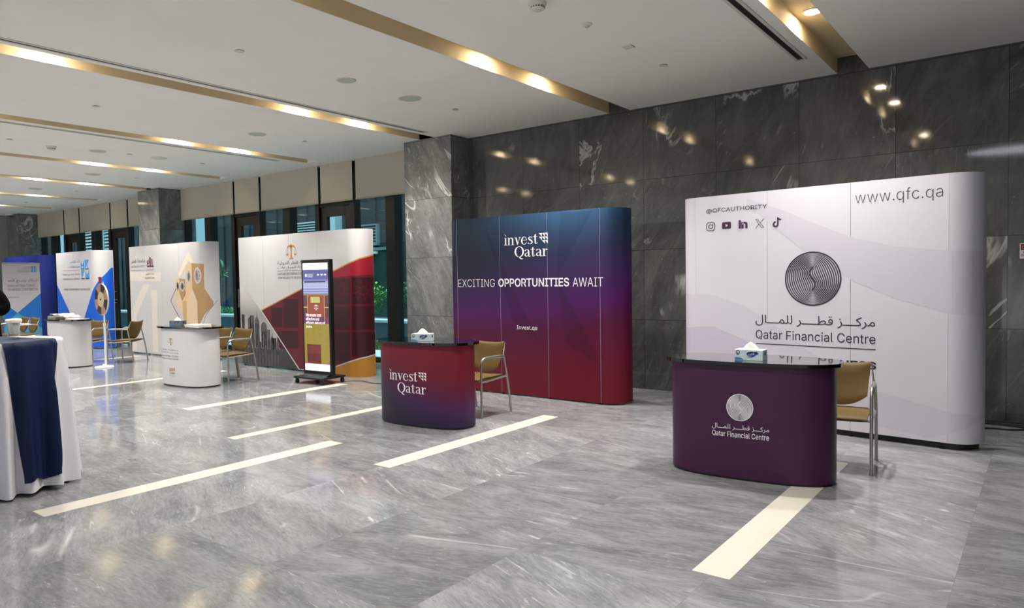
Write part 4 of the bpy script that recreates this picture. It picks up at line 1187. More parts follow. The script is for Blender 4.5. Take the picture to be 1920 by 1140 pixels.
# ------------------------------------------------------------------ chairs
def chair_proto():
    t = thing('armchair', (0, 0, 0), 0, 'x', 'chair', 'olive armchairs behind the counters')
    # seat
    bm = bmesh.new(); n, mth = 12, 12
    def seat_pt(i, j, top):
        a, b_ = i / n * 2 - 1, j / mth * 2 - 1
        w = .235 - .03 * max(0, b_) ** 2
        x = a * w; y = -.012 + b_ * .225
        edge = max(abs(a), abs(b_)) ** 6
        z = .440 - .018 * (1 - a * a) * (1 - b_ * b_) - .045 * max(0, -b_ - .45) ** 1.6 - .012 * edge
        if not top: z = z - .052 * (1 - .75 * edge)
        return x, y, z
    T = [[bm.verts.new(seat_pt(i, j, True)) for j in range(mth + 1)] for i in range(n + 1)]
    Bt = [[bm.verts.new(seat_pt(i, j, False)) for j in range(mth + 1)] for i in range(n + 1)]
    for i in range(n):
        for j in range(mth):
            bm.faces.new((T[i][j], T[i + 1][j], T[i + 1][j + 1], T[i][j + 1])); bm.faces.new((Bt[i][j + 1], Bt[i + 1][j + 1], Bt[i + 1][j], Bt[i][j]))
    for i in range(n):
        for j in (0, mth): bm.faces.new((T[i][j], T[i + 1][j], Bt[i + 1][j], Bt[i][j]))
    for j in range(mth):
        for i in (0, n): bm.faces.new((T[i][j], T[i][j + 1], Bt[i][j + 1], Bt[i][j]))
    link('seat', bm, M_olive, t, True, 75)
    # backrest: curved shield with raised corners
    bm = bmesh.new(); n, mth = 16, 12
    def back_pt(i, j, f):
        a, b_ = i / n * 2 - 1, j / mth
        zt = .775 + .022 * abs(a) ** 2.5
        zb = .445 + .085 * abs(a) ** 2.2
        z = zb + (zt - zb) * b_
        w = .222 * (.93 + .09 * b_)
        x = a * w
        y = .145 + .105 * (z - .42) / .36 - .045 * abs(a) ** 2 + .012 * math.sin(b_ * PI)
        e_ = max(abs(a), abs(b_ * 2 - 1)) ** 5
        y += (-1 if f else 1) * .019 * (1 - .8 * e_)
        return x, y, z
    F_ = [[bm.verts.new(back_pt(i, j, 1)) for j in range(mth + 1)] for i in range(n + 1)]
    K_ = [[bm.verts.new(back_pt(i, j, 0)) for j in range(mth + 1)] for i in range(n + 1)]
    for i in range(n):
        for j in range(mth):
            bm.faces.new((F_[i][j], F_[i + 1][j], F_[i + 1][j + 1], F_[i][j + 1])); bm.faces.new((K_[i][j + 1], K_[i + 1][j + 1], K_[i + 1][j], K_[i][j]))
    for i in range(n):
        for j in (0, mth): bm.faces.new((F_[i][j], F_[i + 1][j], K_[i + 1][j], K_[i][j]))
    for j in range(mth):
        for i in (0, n): bm.faces.new((F_[i][j], F_[i][j + 1], K_[i][j + 1], K_[i][j]))
    link('backrest', bm, M_olive, t, True, 75)
    R = .0125
    for s_ in (-1, 1):
        x = s_ * .262
        bm = bmesh.new()
        arc = [(x, -.225 + .075 * (1 - math.cos(a)), .567 + .075 * math.sin(a)) for a in [PI / 2 * k / 8 for k in range(9)]]
        tube(bm, [(x, -.225, .008), (x, -.225, .3)] + arc, R, 12)
        lathe(bm, [(R + .002, 0), (R + .002, .012)], 10, (x, -.225, 0))
        link('leg', bm, M_steel, t, True)
        bm = bmesh.new()
        tube(bm, [(x, -.15, .642), (x, 0, .642), (x * .985, .10, .640), (x * .97, .165, .632)], [R, R * 1.15, R * 1.1, R], 12, flat=1.25)
        link('armrest', bm, M_steel, t, True)
        bm = bmesh.new()
        tube(bm, smooth_path([(x * .97, .163, .64), (x * .985, .172, .58), (x, .20, .44), (x, .235, .25), (x, .268, .008)], 6), R, 12)
        lathe(bm, [(R + .002, 0), (R + .002, .012)], 10, (x, .268, 0))
        link('leg', bm, M_steel, t, True)
        bm = bmesh.new()
        tube(bm, smooth_path([(x * .97, .158, .625), (x * .94, .17, .665), (x * .905, .195, .72), (x * .885, .215, .785)], 6), [R] * 6 + [R * .9] * 6 + [R * .6] * 7, 10, flat=.7)
        link('back_support', bm, M_steel, t, True)
    bm = bmesh.new()
    for s_ in (-1, 1): tube(bm, [(s_ * .262, -.225, .385), (s_ * .255, -.05, .392), (s_ * .262, .205, .415)], .010, 8)
    for y, z in ((-.12, .380), (.12, .398)): tube(bm, [(-.256, y, z), (.256, y, z)], .009, 8)
    link('seat_frame', bm, M_steel, t, True)
    return t
def dup(root):
    r = root.copy(); COL.objects.link(r)
    for ch in list(root.children):
        c = ch.copy(); COL.objects.link(c); c.parent = r
    return r
ch0 = chair_proto()
chairs = [(-1.30, 5.88, 6, 'olive armchair behind the dark plum counter'),
          (-5.045, 5.965, -2, 'olive armchair behind the dark red counter'),
          (-9.865, 5.90, 0, 'olive armchair beside the white counter with gold scales, nearer of the pair'),
          (-10.42, 5.90, 0, 'olive armchair tucked close behind the white counter with gold scales, farther of the pair'),
          (-14.97, 5.95, 22, 'olive armchair directly behind the prize wheel pole'),
          (-14.15, 6.26, -52, 'olive armchair turned sideways between the prize wheel and the white tower booth'),
          (-17.93, 5.80, 0, 'olive armchair in front of the pull-up banner, nearer of the two'),
          (-18.50, 5.80, 0, 'olive armchair in front of the pull-up banner, farther of the two')]
for i, (x, y, a, lab) in enumerate(chairs):
    c = ch0 if i == 0 else dup(ch0)
    c.location = (x, y, 0); c.rotation_euler = (0, 0, math.radians(a)); c['label'] = lab

# ------------------------------------------------------------------ digital kiosk
kz = math.radians(4.5)
t = thing('digital_kiosk', (-8.545, 6.50, 0), kz, 'tall black digital display stand on a wheeled base', 'display stand')
bpy.context.view_layer.update()
bm = bmesh.new(); box(bm, -.30, -.035, .115, .30, .035, 1.815, bev=.006); link('housing', bm, M_black, t)
bm = bmesh.new(); box(bm, -.31, -.225, .075, .31, .225, .105, bev=.008)
v = [bm.verts.new(p) for p in ((-.26, -.12, .105), (.26, -.12, .105), (.26, -.035, .135), (-.26, -.035, .135), (-.26, -.035, .105), (.26, -.035, .105))]
for f in ((0, 1, 2, 3), (0, 3, 4), (1, 5, 2), (0, 4, 5, 1), (3, 2, 5, 4)): bm.faces.new([v[i] for i in f])
link('base', bm, M_black, t)
bm = bmesh.new(); box(bm, -.1, .035, .1, .1, .075, .9, bev=.005); link('rear_support', bm, M_black, t)
for x in (-.27, .27):
    for y in (-.19, .19):
        bm = bmesh.new(); tube(bm, [(x - .014, y, .03), (x + .014, y, .03)], .03, 16); box(bm, x - .02, y - .015, .05, x + .02, y + .015, .076); link('caster', bm, M_black, t, True, 40)
def onk(x): c, s_ = math.cos(kz), math.sin(kz); return (-8.545 + x * c + .0352 * s_, 6.50 + x * s_ - .0352 * c)
S = Surf([onk(-.30 + .6 * k / 6) for k in range(7)], 0.)
SW0, SW1, SZ0, SZ1 = .035, .565, .175, 1.765
def scr(name, x0, y0, x1, y1, col, e_, off, vf=None):
    m_ = emit('screen_' + col.lstrip('#'), col, e_)
    X = lambda x: SW0 + (SW1 - SW0) * x
    Y_ = lambda y: SZ1 - (SZ1 - SZ0) * y
    if vf is None: vf = rect(X(x0), Y_(y1), X(x1), Y_(y0))
    else: vf = fit(vf, X(x0), Y_(y1), X(x1), Y_(y0))
    return S.decal(name, vf, m_, None if 0 else t, off)
E1 = 1.2
scr('screen', 0, 0, 1, 1, '#8d8fae', E1, .001)
scr('browser_bar', 0, 0, 1, .062, '#f6f6f4', 1.4, .002); scr('browser_bar', 0, .935, 1, 1, '#f4f2f6', 1.4, .002)
scr('page_picture', 0, .062, 1, .15, '#5a5c92', E1, .002); scr('page_picture', 0, .15, 1, .17, '#7477b0', E1, .0022)
scr('page_picture', 0, .17, 1, .235, '#a4a6cc', E1, .002); scr('page_picture', 0, .235, 1, .285, '#8284ba', E1, .002)
scr('page_picture', .05, .168, .9, .180, '#2a2c40', E1, .0024)
for y in (.20, .225, .25, .272): scr('page_picture', 0, y, 1, y + .006, '#b9bbe0', E1, .0024)
scr('page_picture', 0, .285, 1, .30, '#8a7a5a', E1, .002)
scr('page_picture', 0, .30, 1, .56, '#8d3c28', E1, .002)
for a, b_ in ((0, .16), (.84, 1)): scr('page_picture', a, .30, b_, .52, '#5c2c30', E1, .0024)
for a in (.155, .83): scr('page_picture', a, .30, a + .02, .56, '#d0a868', E1, .0028)
scr('page_picture', 0, .405, .16, .415, '#d0a868', E1, .0028); scr('page_picture', .84, .405, 1, .415, '#d0a868', E1, .0028)
scr('page_picture', 0, .50, 1, .56, '#6a3158', E1, .0026)
scr('page_picture', .29, .312, .66, .368, '#b8b36a', E1, .0028)
scr('page_picture', .42, .38, .60, .435, '#e6e0e0', E1, .003, scales_vf())
scr('page_picture', 0, .545, 1, .94, '#948233', E1, .002)
for k in range(11):
    for j in range(6):
        if (k + j) % 2: continue
        S.decal('page_picture', ring(SW0 + .05 + .048 * k, SZ1 - (SZ1 - SZ0) * (.60 + .035 * j), .024, .026, .004, 12), emit('screen_7c6c26', '#7c6c26', E1), t, .0024) if k % 3 == 0 else None
scr('page_picture', .1, .755, .66, .93, '#5e2226', E1, .0028); scr('page_picture', .12, .765, .64, .84, '#6f2a2e', E1, .003)
scr('page_picture', .0, .925, .16, .936, '#c23a8a', E1, .003); scr('page_picture', .86, .905, 1, .935, '#c23a8a', E1, .003, poly((0, 0), (1, 0), (1, 1)))
for body, y, x1 in (('We ensure cost', .467, .70), ('effective and', .503, .62), ('efficient delivery of', .540, .86), ('justice', .577, .32)):
    scr('lettering', .08, y, x1, y + .029, '#f4f0f4', 1.35, .0034, text_tris(body, .02))
scr('page_mark', .09, .098, .17, .128, '#f4f0f4', 1.35, .0034, disc(0, 0, 1, 1, 12)); scr('page_mark', .19, .1, .42, .106, '#d8d6ea', 1.0, .0034); scr('page_mark', .19, .112, .42, .118, '#d8d6ea', 1.0, .0034); scr('page_mark', .19, .124, .4, .130, '#d8d6ea', 1.0, .0034)
for x in (.58, .72, .86): scr('page_mark', x, .103, x + .08, .115, '#f4f0f4', 1.35, .0034)

# ------------------------------------------------------------------ prize wheel
M_wheelbr = plain('wheel_brown', '#3a211e', .5); M_wheeltan = plain('wheel_tan', '#b98f72', .5); M_cream = plain('wheel_cream', '#d9c9a8', .5); M_wmetal = plain('white_metal', '#e2e2e2', .35)
M_pred = plain('pointer_red', '#b3262a', .45)
wx, wy = -13.56, 5.60
t = thing('prize_wheel', (wx, wy, 0), math.radians(-2), 'brown and tan spinning prize wheel on a white pole', 'prize wheel')
bm = bmesh.new(); lathe(bm, [(.155, 0), (.155, .012), (.14, .022), (.03, .03), (.022, .06)], 32); link('base', bm, M_wmetal, t, True)
bm = bmesh.new(); tube(bm, [(0, .03, .03), (0, .03, .75)], .019, 14); tube(bm, [(0, .03, .74), (0, .03, .80)], .025, 14); tube(bm, [(0, .03, .78), (0, .03, 1.55)], .014, 14); link('pole', bm, M_wmetal, t, True)
wz, wr = 1.228, .285
def wdisc(name, r0, r1, y0, y1, mt, a0=0, a1=360, n=48):
    bm = bmesh.new(); P_ = []
    for k in range(n + 1):
        a = math.radians(a0 + (a1 - a0) * k / n)
        P_.append([bm.verts.new((r * math.cos(a), y, wz + r * math.sin(a))) for r, y in ((r0, y0), (r1, y0), (r1, y1), (r0, y1))])
    for k in range(n):
        for j in range(4): bm.faces.new((P_[k][j], P_[k + 1][j], P_[k + 1][(j + 1) % 4], P_[k][(j + 1) % 4]))
    for q in (P_[0], P_[-1]):
        if a1 - a0 < 360: bm.faces.new(q)
    bmesh.ops.remove_doubles(bm, verts=bm.verts[:], dist=1e-5)
    return link(name, bm, mt, t, True, 30)
wdisc('rim', .0, wr, -.012, .012, M_wmetal)
for k in range(8): wdisc('segment', .135, wr - .006, -.016, -.0118, (M_wheelbr, M_wheeltan)[k % 2], 45 * k + 45, 45 * k + 90, 10)
wdisc('hub_plate', 0, .138, -.018, -.0118, M_cream)
bm = bmesh.new(); tube(bm, [(0, -.03, wz), (0, .04, wz)], .014, 14); link('hub', bm, M_black, t, True, 40)
bm = bmesh.new(); prism(bm, [(-.045, 0), (.045, 0), (.012, -.11), (-.012, -.11)], -.012, .012); bm.transform(Matrix.Translation((0, -.02, wz + wr + .12)) @ Matrix.Rotation(PI / 2, 4, 'X')); link('pointer', bm, M_pred, t)

# ------------------------------------------------------------------ draped table
M_linen = plain('white_linen', '#dad8de', .85, var=.03, scale=160, bump=.12, spec=.2)
M_navy = plain('navy_satin', '#071a40', .55, var=.12, scale=90, spec=.25)
TX, TY, TZ = -6.18, 1.83, 1.10
def cloth_r(th, z):
    k = (TZ - z) / TZ
    f = math.sin(15 * th + .9 * math.sin(3 * th)); f = math.copysign(abs(f) ** .8, f) + .4 * math.sin(27 * th + 1.3)
    return .40 + .040 * k ** .85 + (.046 * f) * min(1, k * 3) * (.4 + .6 * k)
bm = bmesh.new(); N = 360; rows = []
prof = [(TZ - .005 * 0, .0)] 
zs = [TZ - .012, TZ - .03, TZ - .07, TZ - .13] + [TZ - .13 - (TZ - .145) * k / 16 for k in range(1, 17)]
top_r = [.10, .25, .36, .388]
cen = bm.verts.new((0, 0, TZ))
R0 = [[bm.verts.new((r * math.cos(2 * PI * k / N), r * math.sin(2 * PI * k / N), TZ - (.003 if r > .37 else 0))) for k in range(N)] for r in top_r]
R1 = [[bm.verts.new((cloth_r(2 * PI * k / N, z) * math.cos(2 * PI * k / N), cloth_r(2 * PI * k / N, z) * math.sin(2 * PI * k / N), max(z, .012) + (.012 * math.sin(5 * 2 * PI * k / N) + .012 if z < .03 else 0))) for k in range(N)] for z in zs]
for k in range(N): bm.faces.new((cen, R0[0][k], R0[0][(k + 1) % N]))
AL = R0 + R1
for a, b_ in zip(AL, AL[1:]):
    for k in range(N): bm.faces.new((a[k], b_[k], b_[(k + 1) % N], a[(k + 1) % N]))
tc_ = link('tablecloth', bm, M_linen, None, True, 80); tc_.location = (TX, TY, 0)
tag(tc_, 'white floor-length tablecloth hanging in folds over a round high table', 'tablecloth')
# runner: over the top and down both sides
phi = math.radians(14); hw = .19
bm = bmesh.new(); rows = []
NS = 26
def runner_point(s_, q):
    """s_: -1..1 across, q: distance from the centre along the strip (beyond the rim it hangs)"""
    lat = s_ * hw
    lim = math.sqrt(.398 ** 2 - lat ** 2)
    if q <= lim:
        r, z = q, TZ + .004
        x, y = r, lat
        if q > lim - .012: z -= .004
        return x, y, z
    drop = q - lim
    z = TZ - .006 - drop
    k = min(1, drop / .95)
    th0 = math.atan2(lat, lim)
    th = th0 * (1 - .52 * k ** .8) - math.radians(2) * k
    rr = cloth_r(th + phi, z) + .012 + .006 * k * (1 + math.sin(9 * s_ + 1)) 
    return rr * math.cos(th), rr * math.sin(th), z
for side in (1, -1):
    rows = []
    for q_i in range(44):
        row = []
        for k in range(NS + 1):
            s_ = -1 + 2 * k / NS
            lim = math.sqrt(.398 ** 2 - (s_ * hw) ** 2)
            if q_i <= 12: q = lim * q_i / 12
            else: q = lim + (.985 + .018 * math.sin(4 * s_)) * (q_i - 12) / 31
            x, y, z = runner_point(s_, q)
            row.append(bm.verts.new((side * x, y * side, z)))
        rows.append(row)
    for a, b_ in zip(rows, rows[1:]):
        for k in range(NS): bm.faces.new((a[k], a[k + 1], b_[k + 1], b_[k]))
bmesh.ops.remove_doubles(bm, verts=bm.verts[:], dist=1e-4)
rn = link('table_runner', bm, M_navy, None, True, 80); rn.location = (TX, TY, 0); rn.rotation_euler = (0, 0, phi)
tag(rn, 'navy blue runner draped across the white tablecloth and down its side', 'runner')
# tumbler of napkins
gx = on_z(27, 634.5, TZ + .0045)
t = thing('tumbler', (gx.x, gx.y, TZ + .0045), 0, 'clear tumbler stuffed with white napkins on the navy runner', 'tumbler')
M_clear, nt, b = new_mat('clear_glass')
nt.nodes.remove(b)
_t, _g, _m, _l = (node(nt, k) for k in ('ShaderNodeBsdfTransparent', 'ShaderNodeBsdfGlossy', 'ShaderNodeMixShader', 'ShaderNodeLayerWeight'))
_t.inputs[0].default_value = (.93, .95, .96, 1); _g.inputs['Roughness'].default_value = .03
nt.links.new(math_n(nt, 'ADD', math_n(nt, 'MULTIPLY', math_n(nt, 'POWER', _l.outputs['Facing'], 4.), .7), .04), _m.inputs[0])
nt.links.new(_t.outputs[0], _m.inputs[1]); nt.links.new(_g.outputs[0], _m.inputs[2]); nt.links.new(_m.outputs[0], nt.nodes['Material Output'].inputs[0])
bm = bmesh.new(); lathe(bm, [(.030, 0), (.034, .004), (.042, .12), (.0395, .12), (.032, .012), (.02, .008)], 32); link('glass', bm, M_clear, t, True, 50)
bm = bmesh.new(); rnd = random.Random(2)
sect = [(-1, -.7), (-.75, -1), (.7, -1), (1, -.6), (.95, .8), (.6, 1), (-.8, .95), (-1, .6)]
R_ = [[bm.verts.new((x * w, y * w, z + .004 * math.sin(3 * i))) for i, (x, y) in enumerate(sect)] for w, z in ((.026, .034), (.031, .08), (.036, .115), (.045, .119), (.046, .138), (.038, .146))]
for a_, b_ in zip(R_, R_[1:]):
    for i in range(8): bm.faces.new((a_[i], a_[(i + 1) % 8], b_[(i + 1) % 8], b_[i]))
bm.faces.new(R_[0]); bm.faces.new(R_[-1])
link('napkins', bm, M_tissue, t, False)

# ------------------------------------------------------------------ person in black
M_cloth = plain('black_clothing', '#030304', .9, var=.2, scale=60, spec=.1); M_skin = plain('skin', '#a8785c', .55, var=.05, scale=20); M_hair = plain('dark_hair', '#120d0b', .6)
pp = on_z(-22, 700, 0); d = ray(-19, 580); P0 = Vector((d[0], d[1], 0)) * 11.3 + Vector((-.03, -.07, 0))
def skinned(name, verts, edges_, radii, mat, parent, root=0):
    me = bpy.data.meshes.new(name); me.from_pydata(verts, edges_, []); me.update()
    o_ = bpy.data.objects.new(name, me); COL.objects.link(o_)
    bpy.context.view_layer.objects.active = o_
    o_.modifiers.new('skin', 'SKIN')
    if not me.skin_vertices: me.attributes.new('skin', 'FLOAT', 'POINT')
    sv = me.skin_vertices[0].data
    for i, r in enumerate(radii): sv[i].radius = r if isinstance(r, tuple) else (r, r); sv[i].use_root = (i == root)
    sb = o_.modifiers.new('sub', 'SUBSURF'); sb.levels = 2; sb.render_levels = 2
    bpy.context.view_layer.update()
    m2 = bpy.data.meshes.new_from_object(o_.evaluated_get(bpy.context.evaluated_depsgraph_get()))
    o_.modifiers.clear(); o_.data = m2; m2.name = name
    m2.materials.clear(); m2.materials.append(mat)
    for p in m2.polygons: p.use_smooth = True
    if parent: o_.parent = parent
    return o_
pt = thing('person', (P0.x, P0.y, 0), math.radians(35), 'person in loose black clothing standing beyond the draped table, elbow out', 'person')
# the figure: body (skin) with its clothes as children
V = [(0, .02, .95), (0, .01, 1.12), (0, .02, 1.30), (0, .02, 1.42), (0, .01, 1.50), (0, -.005, 1.56), (0, -.02, 1.64), (0, -.015, 1.72),
     (.17, .02, 1.41), (.29, .05, 1.16), (.16, -.16, 1.06), (.09, -.20, 1.05), (-.17, .02, 1.41), (-.29, .05, 1.16), (-.16, -.16, 1.06), (-.09, -.20, 1.05),
     (.10, .02, .90), (.10, .01, .50), (.10, .04, .09), (.10, -.10, .035), (-.10, .02, .90), (-.10, .01, .50), (-.10, .04, .09), (-.10, -.10, .035)]
Ed = [(0, 1), (1, 2), (2, 3), (3, 4), (4, 5), (5, 6), (6, 7), (3, 8), (8, 9), (9, 10), (10, 11), (3, 12), (12, 13), (13, 14), (14, 15), (0, 16), (16, 17), (17, 18), (18, 19), (0, 20), (20, 21), (21, 22), (22, 23)]
Ra = [(.15, .11), (.14, .10), (.16, .11), (.13, .08), .052, .065, (.075, .09), (.06, .07), .055, .045, .032, (.035, .02), .055, .045, .032, (.035, .02), .085, .06, .045, .035, .085, .06, .045, .035]
skinned('body', V, Ed, Ra, M_skin, pt)
# gown over trunk and legs, wide sleeves
bm = bmesh.new(); rows = []
for z, a, b_ in ((1.47, .07, .07), (1.44, .16, .10), (1.40, .215, .125), (1.25, .215, .15), (1.05, .20, .155), (.8, .225, .175), (.4, .25, .2), (.05, .27, .23)):
    rows.append([bm.verts.new((a * math.cos(2 * PI * k / 40) * (1 + (.03 * math.sin(9 * 2 * PI * k / 40) if z < .9 else 0)), .015 + b_ * math.sin(2 * PI * k / 40), z)) for k in range(40)])
for a, b_ in zip(rows, rows[1:]):
    for k in range(40): bm.faces.new((a[k], b_[k], b_[(k + 1) % 40], a[(k + 1) % 40]))
link('gown', bm, M_cloth, pt, True, 80)
for s_ in (-1, 1):
    bm = bmesh.new()
    tube(bm, smooth_path([(s_ * .13, .02, 1.41), (s_ * .2, .025, 1.36), (s_ * .265, .045, 1.24), (s_ * .285, .04, 1.15), (s_ * .25, -.04, 1.10), (s_ * .18, -.13, 1.065)], 5), [.09] * 5 + [.095] * 5 + [.095] * 5 + [.10] * 5 + [.085] * 5 + [.065], 18, cap=False)
    link('sleeve', bm, M_cloth, pt, True, 80)
    # hand: palm with five bent fingers, clasped in front
    hv, he, hr = [(s_ * .115, -.185, 1.055), (s_ * .075, -.205, 1.05), (s_ * .045, -.212, 1.048)], [(0, 1), (1, 2)], [(.026, .022), (.032, .018), (.034, .015)]
    for f in range(4):
        z = 1.075 - .019 * f; L = (.9, 1., .95, .78)[f]; i0 = len(hv)
        hv += [(s_ * .035, -.214, z), (s_ * (.035 - .035 * L), -.222 - .006 * s_, z - .004), (s_ * (.035 - .058 * L), -.212 - .008 * s_, z - .008)]
        he += [(2, i0), (i0, i0 + 1), (i0 + 1, i0 + 2)]; hr += [.0095, .0088, .0075]
    i0 = len(hv)
    hv += [(s_ * .085, -.212, 1.082), (s_ * .062, -.222, 1.098), (s_ * .042, -.226, 1.104)]; he += [(1, i0), (i0, i0 + 1), (i0 + 1, i0 + 2)]; hr += [.012, .010, .0085]
    skinned('hand', hv, he, hr, M_skin, pt)
bm = bmesh.new(); bmesh.ops.create_uvsphere(bm, u_segments=24, v_segments=16, radius=1, matrix=Matrix.Translation((0, .005, 1.675)) @ Matrix.Diagonal((.085, .105, .12, 1)))
bmesh.ops.delete(bm, geom=[v for v in bm.verts if v.co.y < -.035 and v.co.z < 1.73], context='VERTS'); link('hair', bm, M_hair, pt, True, 80)
for s_ in (-1, 1):
    bm = bmesh.new(); bmesh.ops.create_uvsphere(bm, u_segments=10, v_segments=8, radius=.011, matrix=Matrix.Translation((s_ * .03, -.098, 1.66))); link('eye', bm, plain('eye', '#1a1410', .2), pt, True)
    bm = bmesh.new(); tube(bm, [(s_ * .078, -.01, 1.68), (s_ * .083, -.005, 1.655), (s_ * .078, -.012, 1.625)], [.008, .013, .008], 8); link('ear', bm, M_skin, pt, True)
bm = bmesh.new(); tube(bm, [(0, -.105, 1.665), (0, -.118, 1.64), (0, -.125, 1.622), (0, -.108, 1.615)], [.006, .010, .014, .008], 10); link('nose', bm, M_skin, pt, True)
bm = bmesh.new(); tube(bm, [(-.024, -.100, 1.592), (0, -.108, 1.591), (.024, -.100, 1.592)], [.003, .007, .003], 8); link('mouth', bm, plain('lips', '#8a4a42', .5), pt, True)

# ------------------------------------------------------------------ ceiling fittings
M_spk = plain('speaker_grille', '#b5b9ac', .7, var=.1, scale=300); M_fit = plain('ceiling_fitting', '#cfccc4', .6); M_fitd = plain('fitting_shadow_gap', '#55534e', .6)
for x, y, r, lab in ((-6.142, 5.125, .11, 'round ceiling speaker with a raised rim, smaller of the two near the middle'), (-6.174, 6.123, .145, 'round flush ceiling speaker, larger of the two near the middle'), (-9.364, 6.109, .135, 'round flush ceiling speaker above the maroon booth'),
                     (-12.476, 5.173, .13, 'round ceiling speaker with a raised rim beside the far smoke detector'), (-15.161, 6.181, .14, 'round flush ceiling speaker above the white tower booth'), (-18.312, 6.237, .14, 'round flush ceiling speaker farthest along the hall')):
    t = thing('ceiling_speaker', (x, y, CZ), 0, lab, 'speaker', 'ceiling speakers')
    bm = bmesh.new(); lathe(bm, [(r, 0), (r, -.006), (r * .93, -.010), (r * .88, -.007)], 36); link('rim', bm, M_fit, t, True)
    bm = bmesh.new(); lathe(bm, [(r * .9, -.004), (r * .9, -.009)], 32); link('grille', bm, M_spk, t, True)
spr = [(-6.129, 3.836, 'between the near cove pair, farther from the wall'), (-6.132, 6.909, 'near the wall beyond the larger middle speaker'), (-3.215, 6.894, 'near the wall above the gap between purple and lavender booths'), (-9.361, 3.882, 'above the draped table'), (-9.312, 6.921, 'near the wall above the maroon booth'),
       (-12.399, 5.647, 'beside the far raised-rim speaker'), (-12.413, 6.952, 'near the blinds above the white counter'), (-15.077, 6.978, 'near the middle column'), (-12.414, 3.917, 'beyond the draped table near the photo edge'), (-18.138, 7.02, 'above the blue and white booth'), (-21.452, 7.084, 'farthest along the hall')]
for x, y, lab in spr:
    t = thing('sprinkler', (x, y, CZ), 0, 'small concealed ceiling sprinkler cap ' + lab, 'sprinkler', 'ceiling sprinklers')
    bm = bmesh.new(); lathe(bm, [(.030, 0), (.030, -.006)], 20); link('shadow_ring', bm, M_fitd, t, True)
    bm = bmesh.new(); lathe(bm, [(.042, -.006), (.044, -.009), (.030, -.011)], 24); link('cap', bm, M_fit, t, True)
for x, y, lab in ((-3.266, 4.692, 'white smoke detector on the ceiling above the middle of the hall, near one'), (-12.566, 4.526, 'white smoke detector on the ceiling far along the hall')):
    t = thing('smoke_detector', (x, y, CZ), 0, lab, 'smoke detector', 'smoke detectors')
    bm = bmesh.new(); lathe(bm, [(.072, 0), (.072, -.018), (.062, -.028)], 28); link('mount', bm, M_fit, t, True)
    bm = bmesh.new(); lathe(bm, [(.060, -.028), (.056, -.05), (.040, -.062)], 28); link('sensor', bm, M_fit, t, True)
    bm = bmesh.new()
    for k in range(16):
        a = 2 * PI * k / 16; box(bm, -.006, .0535, -.047, .006, .0585, -.034)
        bmesh.ops.rotate(bm, verts=bm.verts[-8:], cent=(0, 0, 0), matrix=Matrix.Rotation(a, 3, 'Z'))
    link('vents', bm, M_fitd, t)
t = thing('ceiling_sensor', (-3.206, 5.356, CZ), 0, 'small round ceiling sensor beyond the near smoke detector', 'sensor')
bm = bmesh.new(); lathe(bm, [(.045, 0), (.045, -.008), (.03, -.016)], 24); link('base', bm, M_fit, t, True)
bm = bmesh.new(); lathe(bm, [(.024, -.014), (.016, -.03)], 20); link('lens', bm, M_spk, t, True)
bm = bmesh.new(); box(bm, -.05, -.05, -.012, .05, .05, 0, bev=.004); o_ = link('ceiling_plate', bm, M_fit); o_.location = (-3.212, 6.123, CZ); tag(o_, 'small square plate on the ceiling beyond the sensor', 'ceiling plate')
bm = bmesh.new(); lathe(bm, [(.13, 0), (.13, -.01), (.11, -.016)], 28); o_ = link('access_disc', bm, M_fit, None, True); o_.location = (-12.403, 6.144, CZ); tag(o_, 'flat white disc on the ceiling between the far sprinklers', 'ceiling disc')
t = thing('security_camera', (-25.3, 7.9, CZ), 0, 'white dome security camera on the ceiling by the far column', 'security camera')
bm = bmesh.new(); lathe(bm, [(.11, 0), (.11, -.04), (.09, -.05)], 24); link('mount', bm, M_fit, t, True)
bm = bmesh.new(); lathe(bm, [(.08, -.05), (.075, -.08), (.05, -.11), (.01, -.12)], 24); link('dome', bm, M_fitd, t, True)
# slot air diffusers beside the coves
for x, y0, y1, w, lab in ((-2.03, -1.0, 7.63, .055, 'beside the cove above the lavender booth'), (-7.43, -1.0, 7.66, .04, 'beside the cove that runs into the near column'), (-11.15, -1.0, 7.67, .04, 'beside the cove left of the near column'),
                          (-16.45, 0, 7.74, .04, 'beside the cove that runs into the middle column'), (-20.0, 0, 7.7, .04, 'beside the second cove from the far end')):
    t = thing('slot_diffuser', (x, 0, CZ), 0, 'black slot air diffuser ' + lab, 'air vent', 'slot air diffusers')
    bm = bmesh.new(); box(bm, -w / 2, y0, -.004, w / 2, y1, -.0005); link('slot', bm, M_black, t)
    bm = bmesh.new()
    for s_ in (-1, 1): box(bm, s_ * (w / 2 + .015) - .015, y0, -.007, s_ * (w / 2 + .015) + .015, y1, -.0005)
    box(bm, -w / 2 - .03, y1, -.007, w / 2 + .03, y1 + .03, -.0005)
    link('frame', bm, M_fit, t)

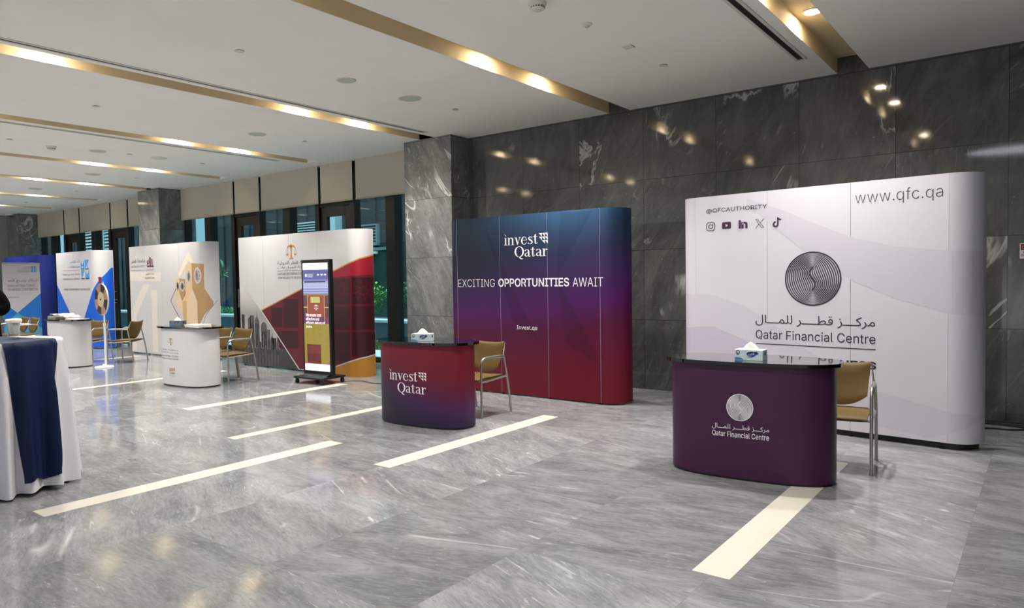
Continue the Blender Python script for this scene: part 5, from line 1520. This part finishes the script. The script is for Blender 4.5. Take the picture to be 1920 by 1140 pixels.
# ------------------------------------------------------------------ wall sign, cables, adaptor
t = thing('wall_sign', (-.135, WY - .004, 1.685), 0, 'small white notice with a black and red header on the stone wall', 'sign')
bm = bmesh.new(); box(bm, -.075, -.003, -.075, .075, .003, .075, bev=.002); link('plate', bm, M_white, t)
def sd(name, vf, mt, off):
    bm = bmesh.new(); v = [bm.verts.new((x, -.003 - off, z)) for x, z in vf[0]]
    for f in vf[1]: bm.faces.new([v[i] for i in f])
    link(name, bm, mt, t)
sd('header', rect(-.066, .008, .066, .066), M_black, .0006); sd('roundel', ring(-.038, .037, .016, .018, .008, 20), M_pred, .0012)
sd('lettering', fit(text_tris('N', .03), -.048, -.022, -.03, -.004), M_ink, .0008); sd('lettering', fit(text_tris('OP', .03), -.064, -.052, -.024, -.030), M_ink, .0008)
M_cable = plain('black_cable', '#0a0a0a', .5)
c1 = smooth_path([(-.62, 7.55, .008), (-.45, 7.95, .008), (-.25, 8.0, .008), (-.12, 8.12, .008), (-.2, 8.2, .008), (-.5, 8.22, .008), (-.9, 8.15, .008)], 8)
c2 = smooth_path([(-.75, 8.30, .008), (-.45, 8.31, .008), (-.1, 8.26, .008), (.4, 8.20, .008), (1.0, 8.22, .008)], 8)
c3 = smooth_path([(-.7, 8.38, .008), (-.3, 8.39, .008), (.2, 8.36, .008), (1.0, 8.38, .008)], 8)
for k, (c, lab) in enumerate(((c1, 'black cable looping on the floor behind the lavender booth'), (c2, 'black cable crossing the loop behind the lavender booth'), (c3, 'black cable lying closest to the stone wall behind the lavender booth'))):
    bm = bmesh.new(); tube(bm, c, .008, 8); tag(link('power_cable', bm, M_cable, None, True), lab, 'cable', 'cables behind the lavender booth')
bm = bmesh.new(); box(bm, -.06, -.035, 0, .06, .035, .035, bev=.006); o_ = link('power_adaptor', bm, M_wmetal); o_.location = on_z(235, 648, 0); tag(o_, 'small white power adaptor on the floor by the white tower booth', 'adaptor')
c = smooth_path([(-8.3, 6.72, .006), (-8.1, 6.9, .006), (-7.7, 6.85, .006), (-7.4, 7.1, .006), (-7.1, 7.6, .006), (-7.05, 7.9, .006)], 8)
bm = bmesh.new(); tube(bm, c, .005, 6); tag(link('power_cable', bm, M_cable, None, True), 'thin black cable from the digital stand across the floor to the near column', 'cable')

# ------------------------------------------------------------------ tidy
bpy.data.objects.remove(_fo); bpy.data.curves.remove(_fc)
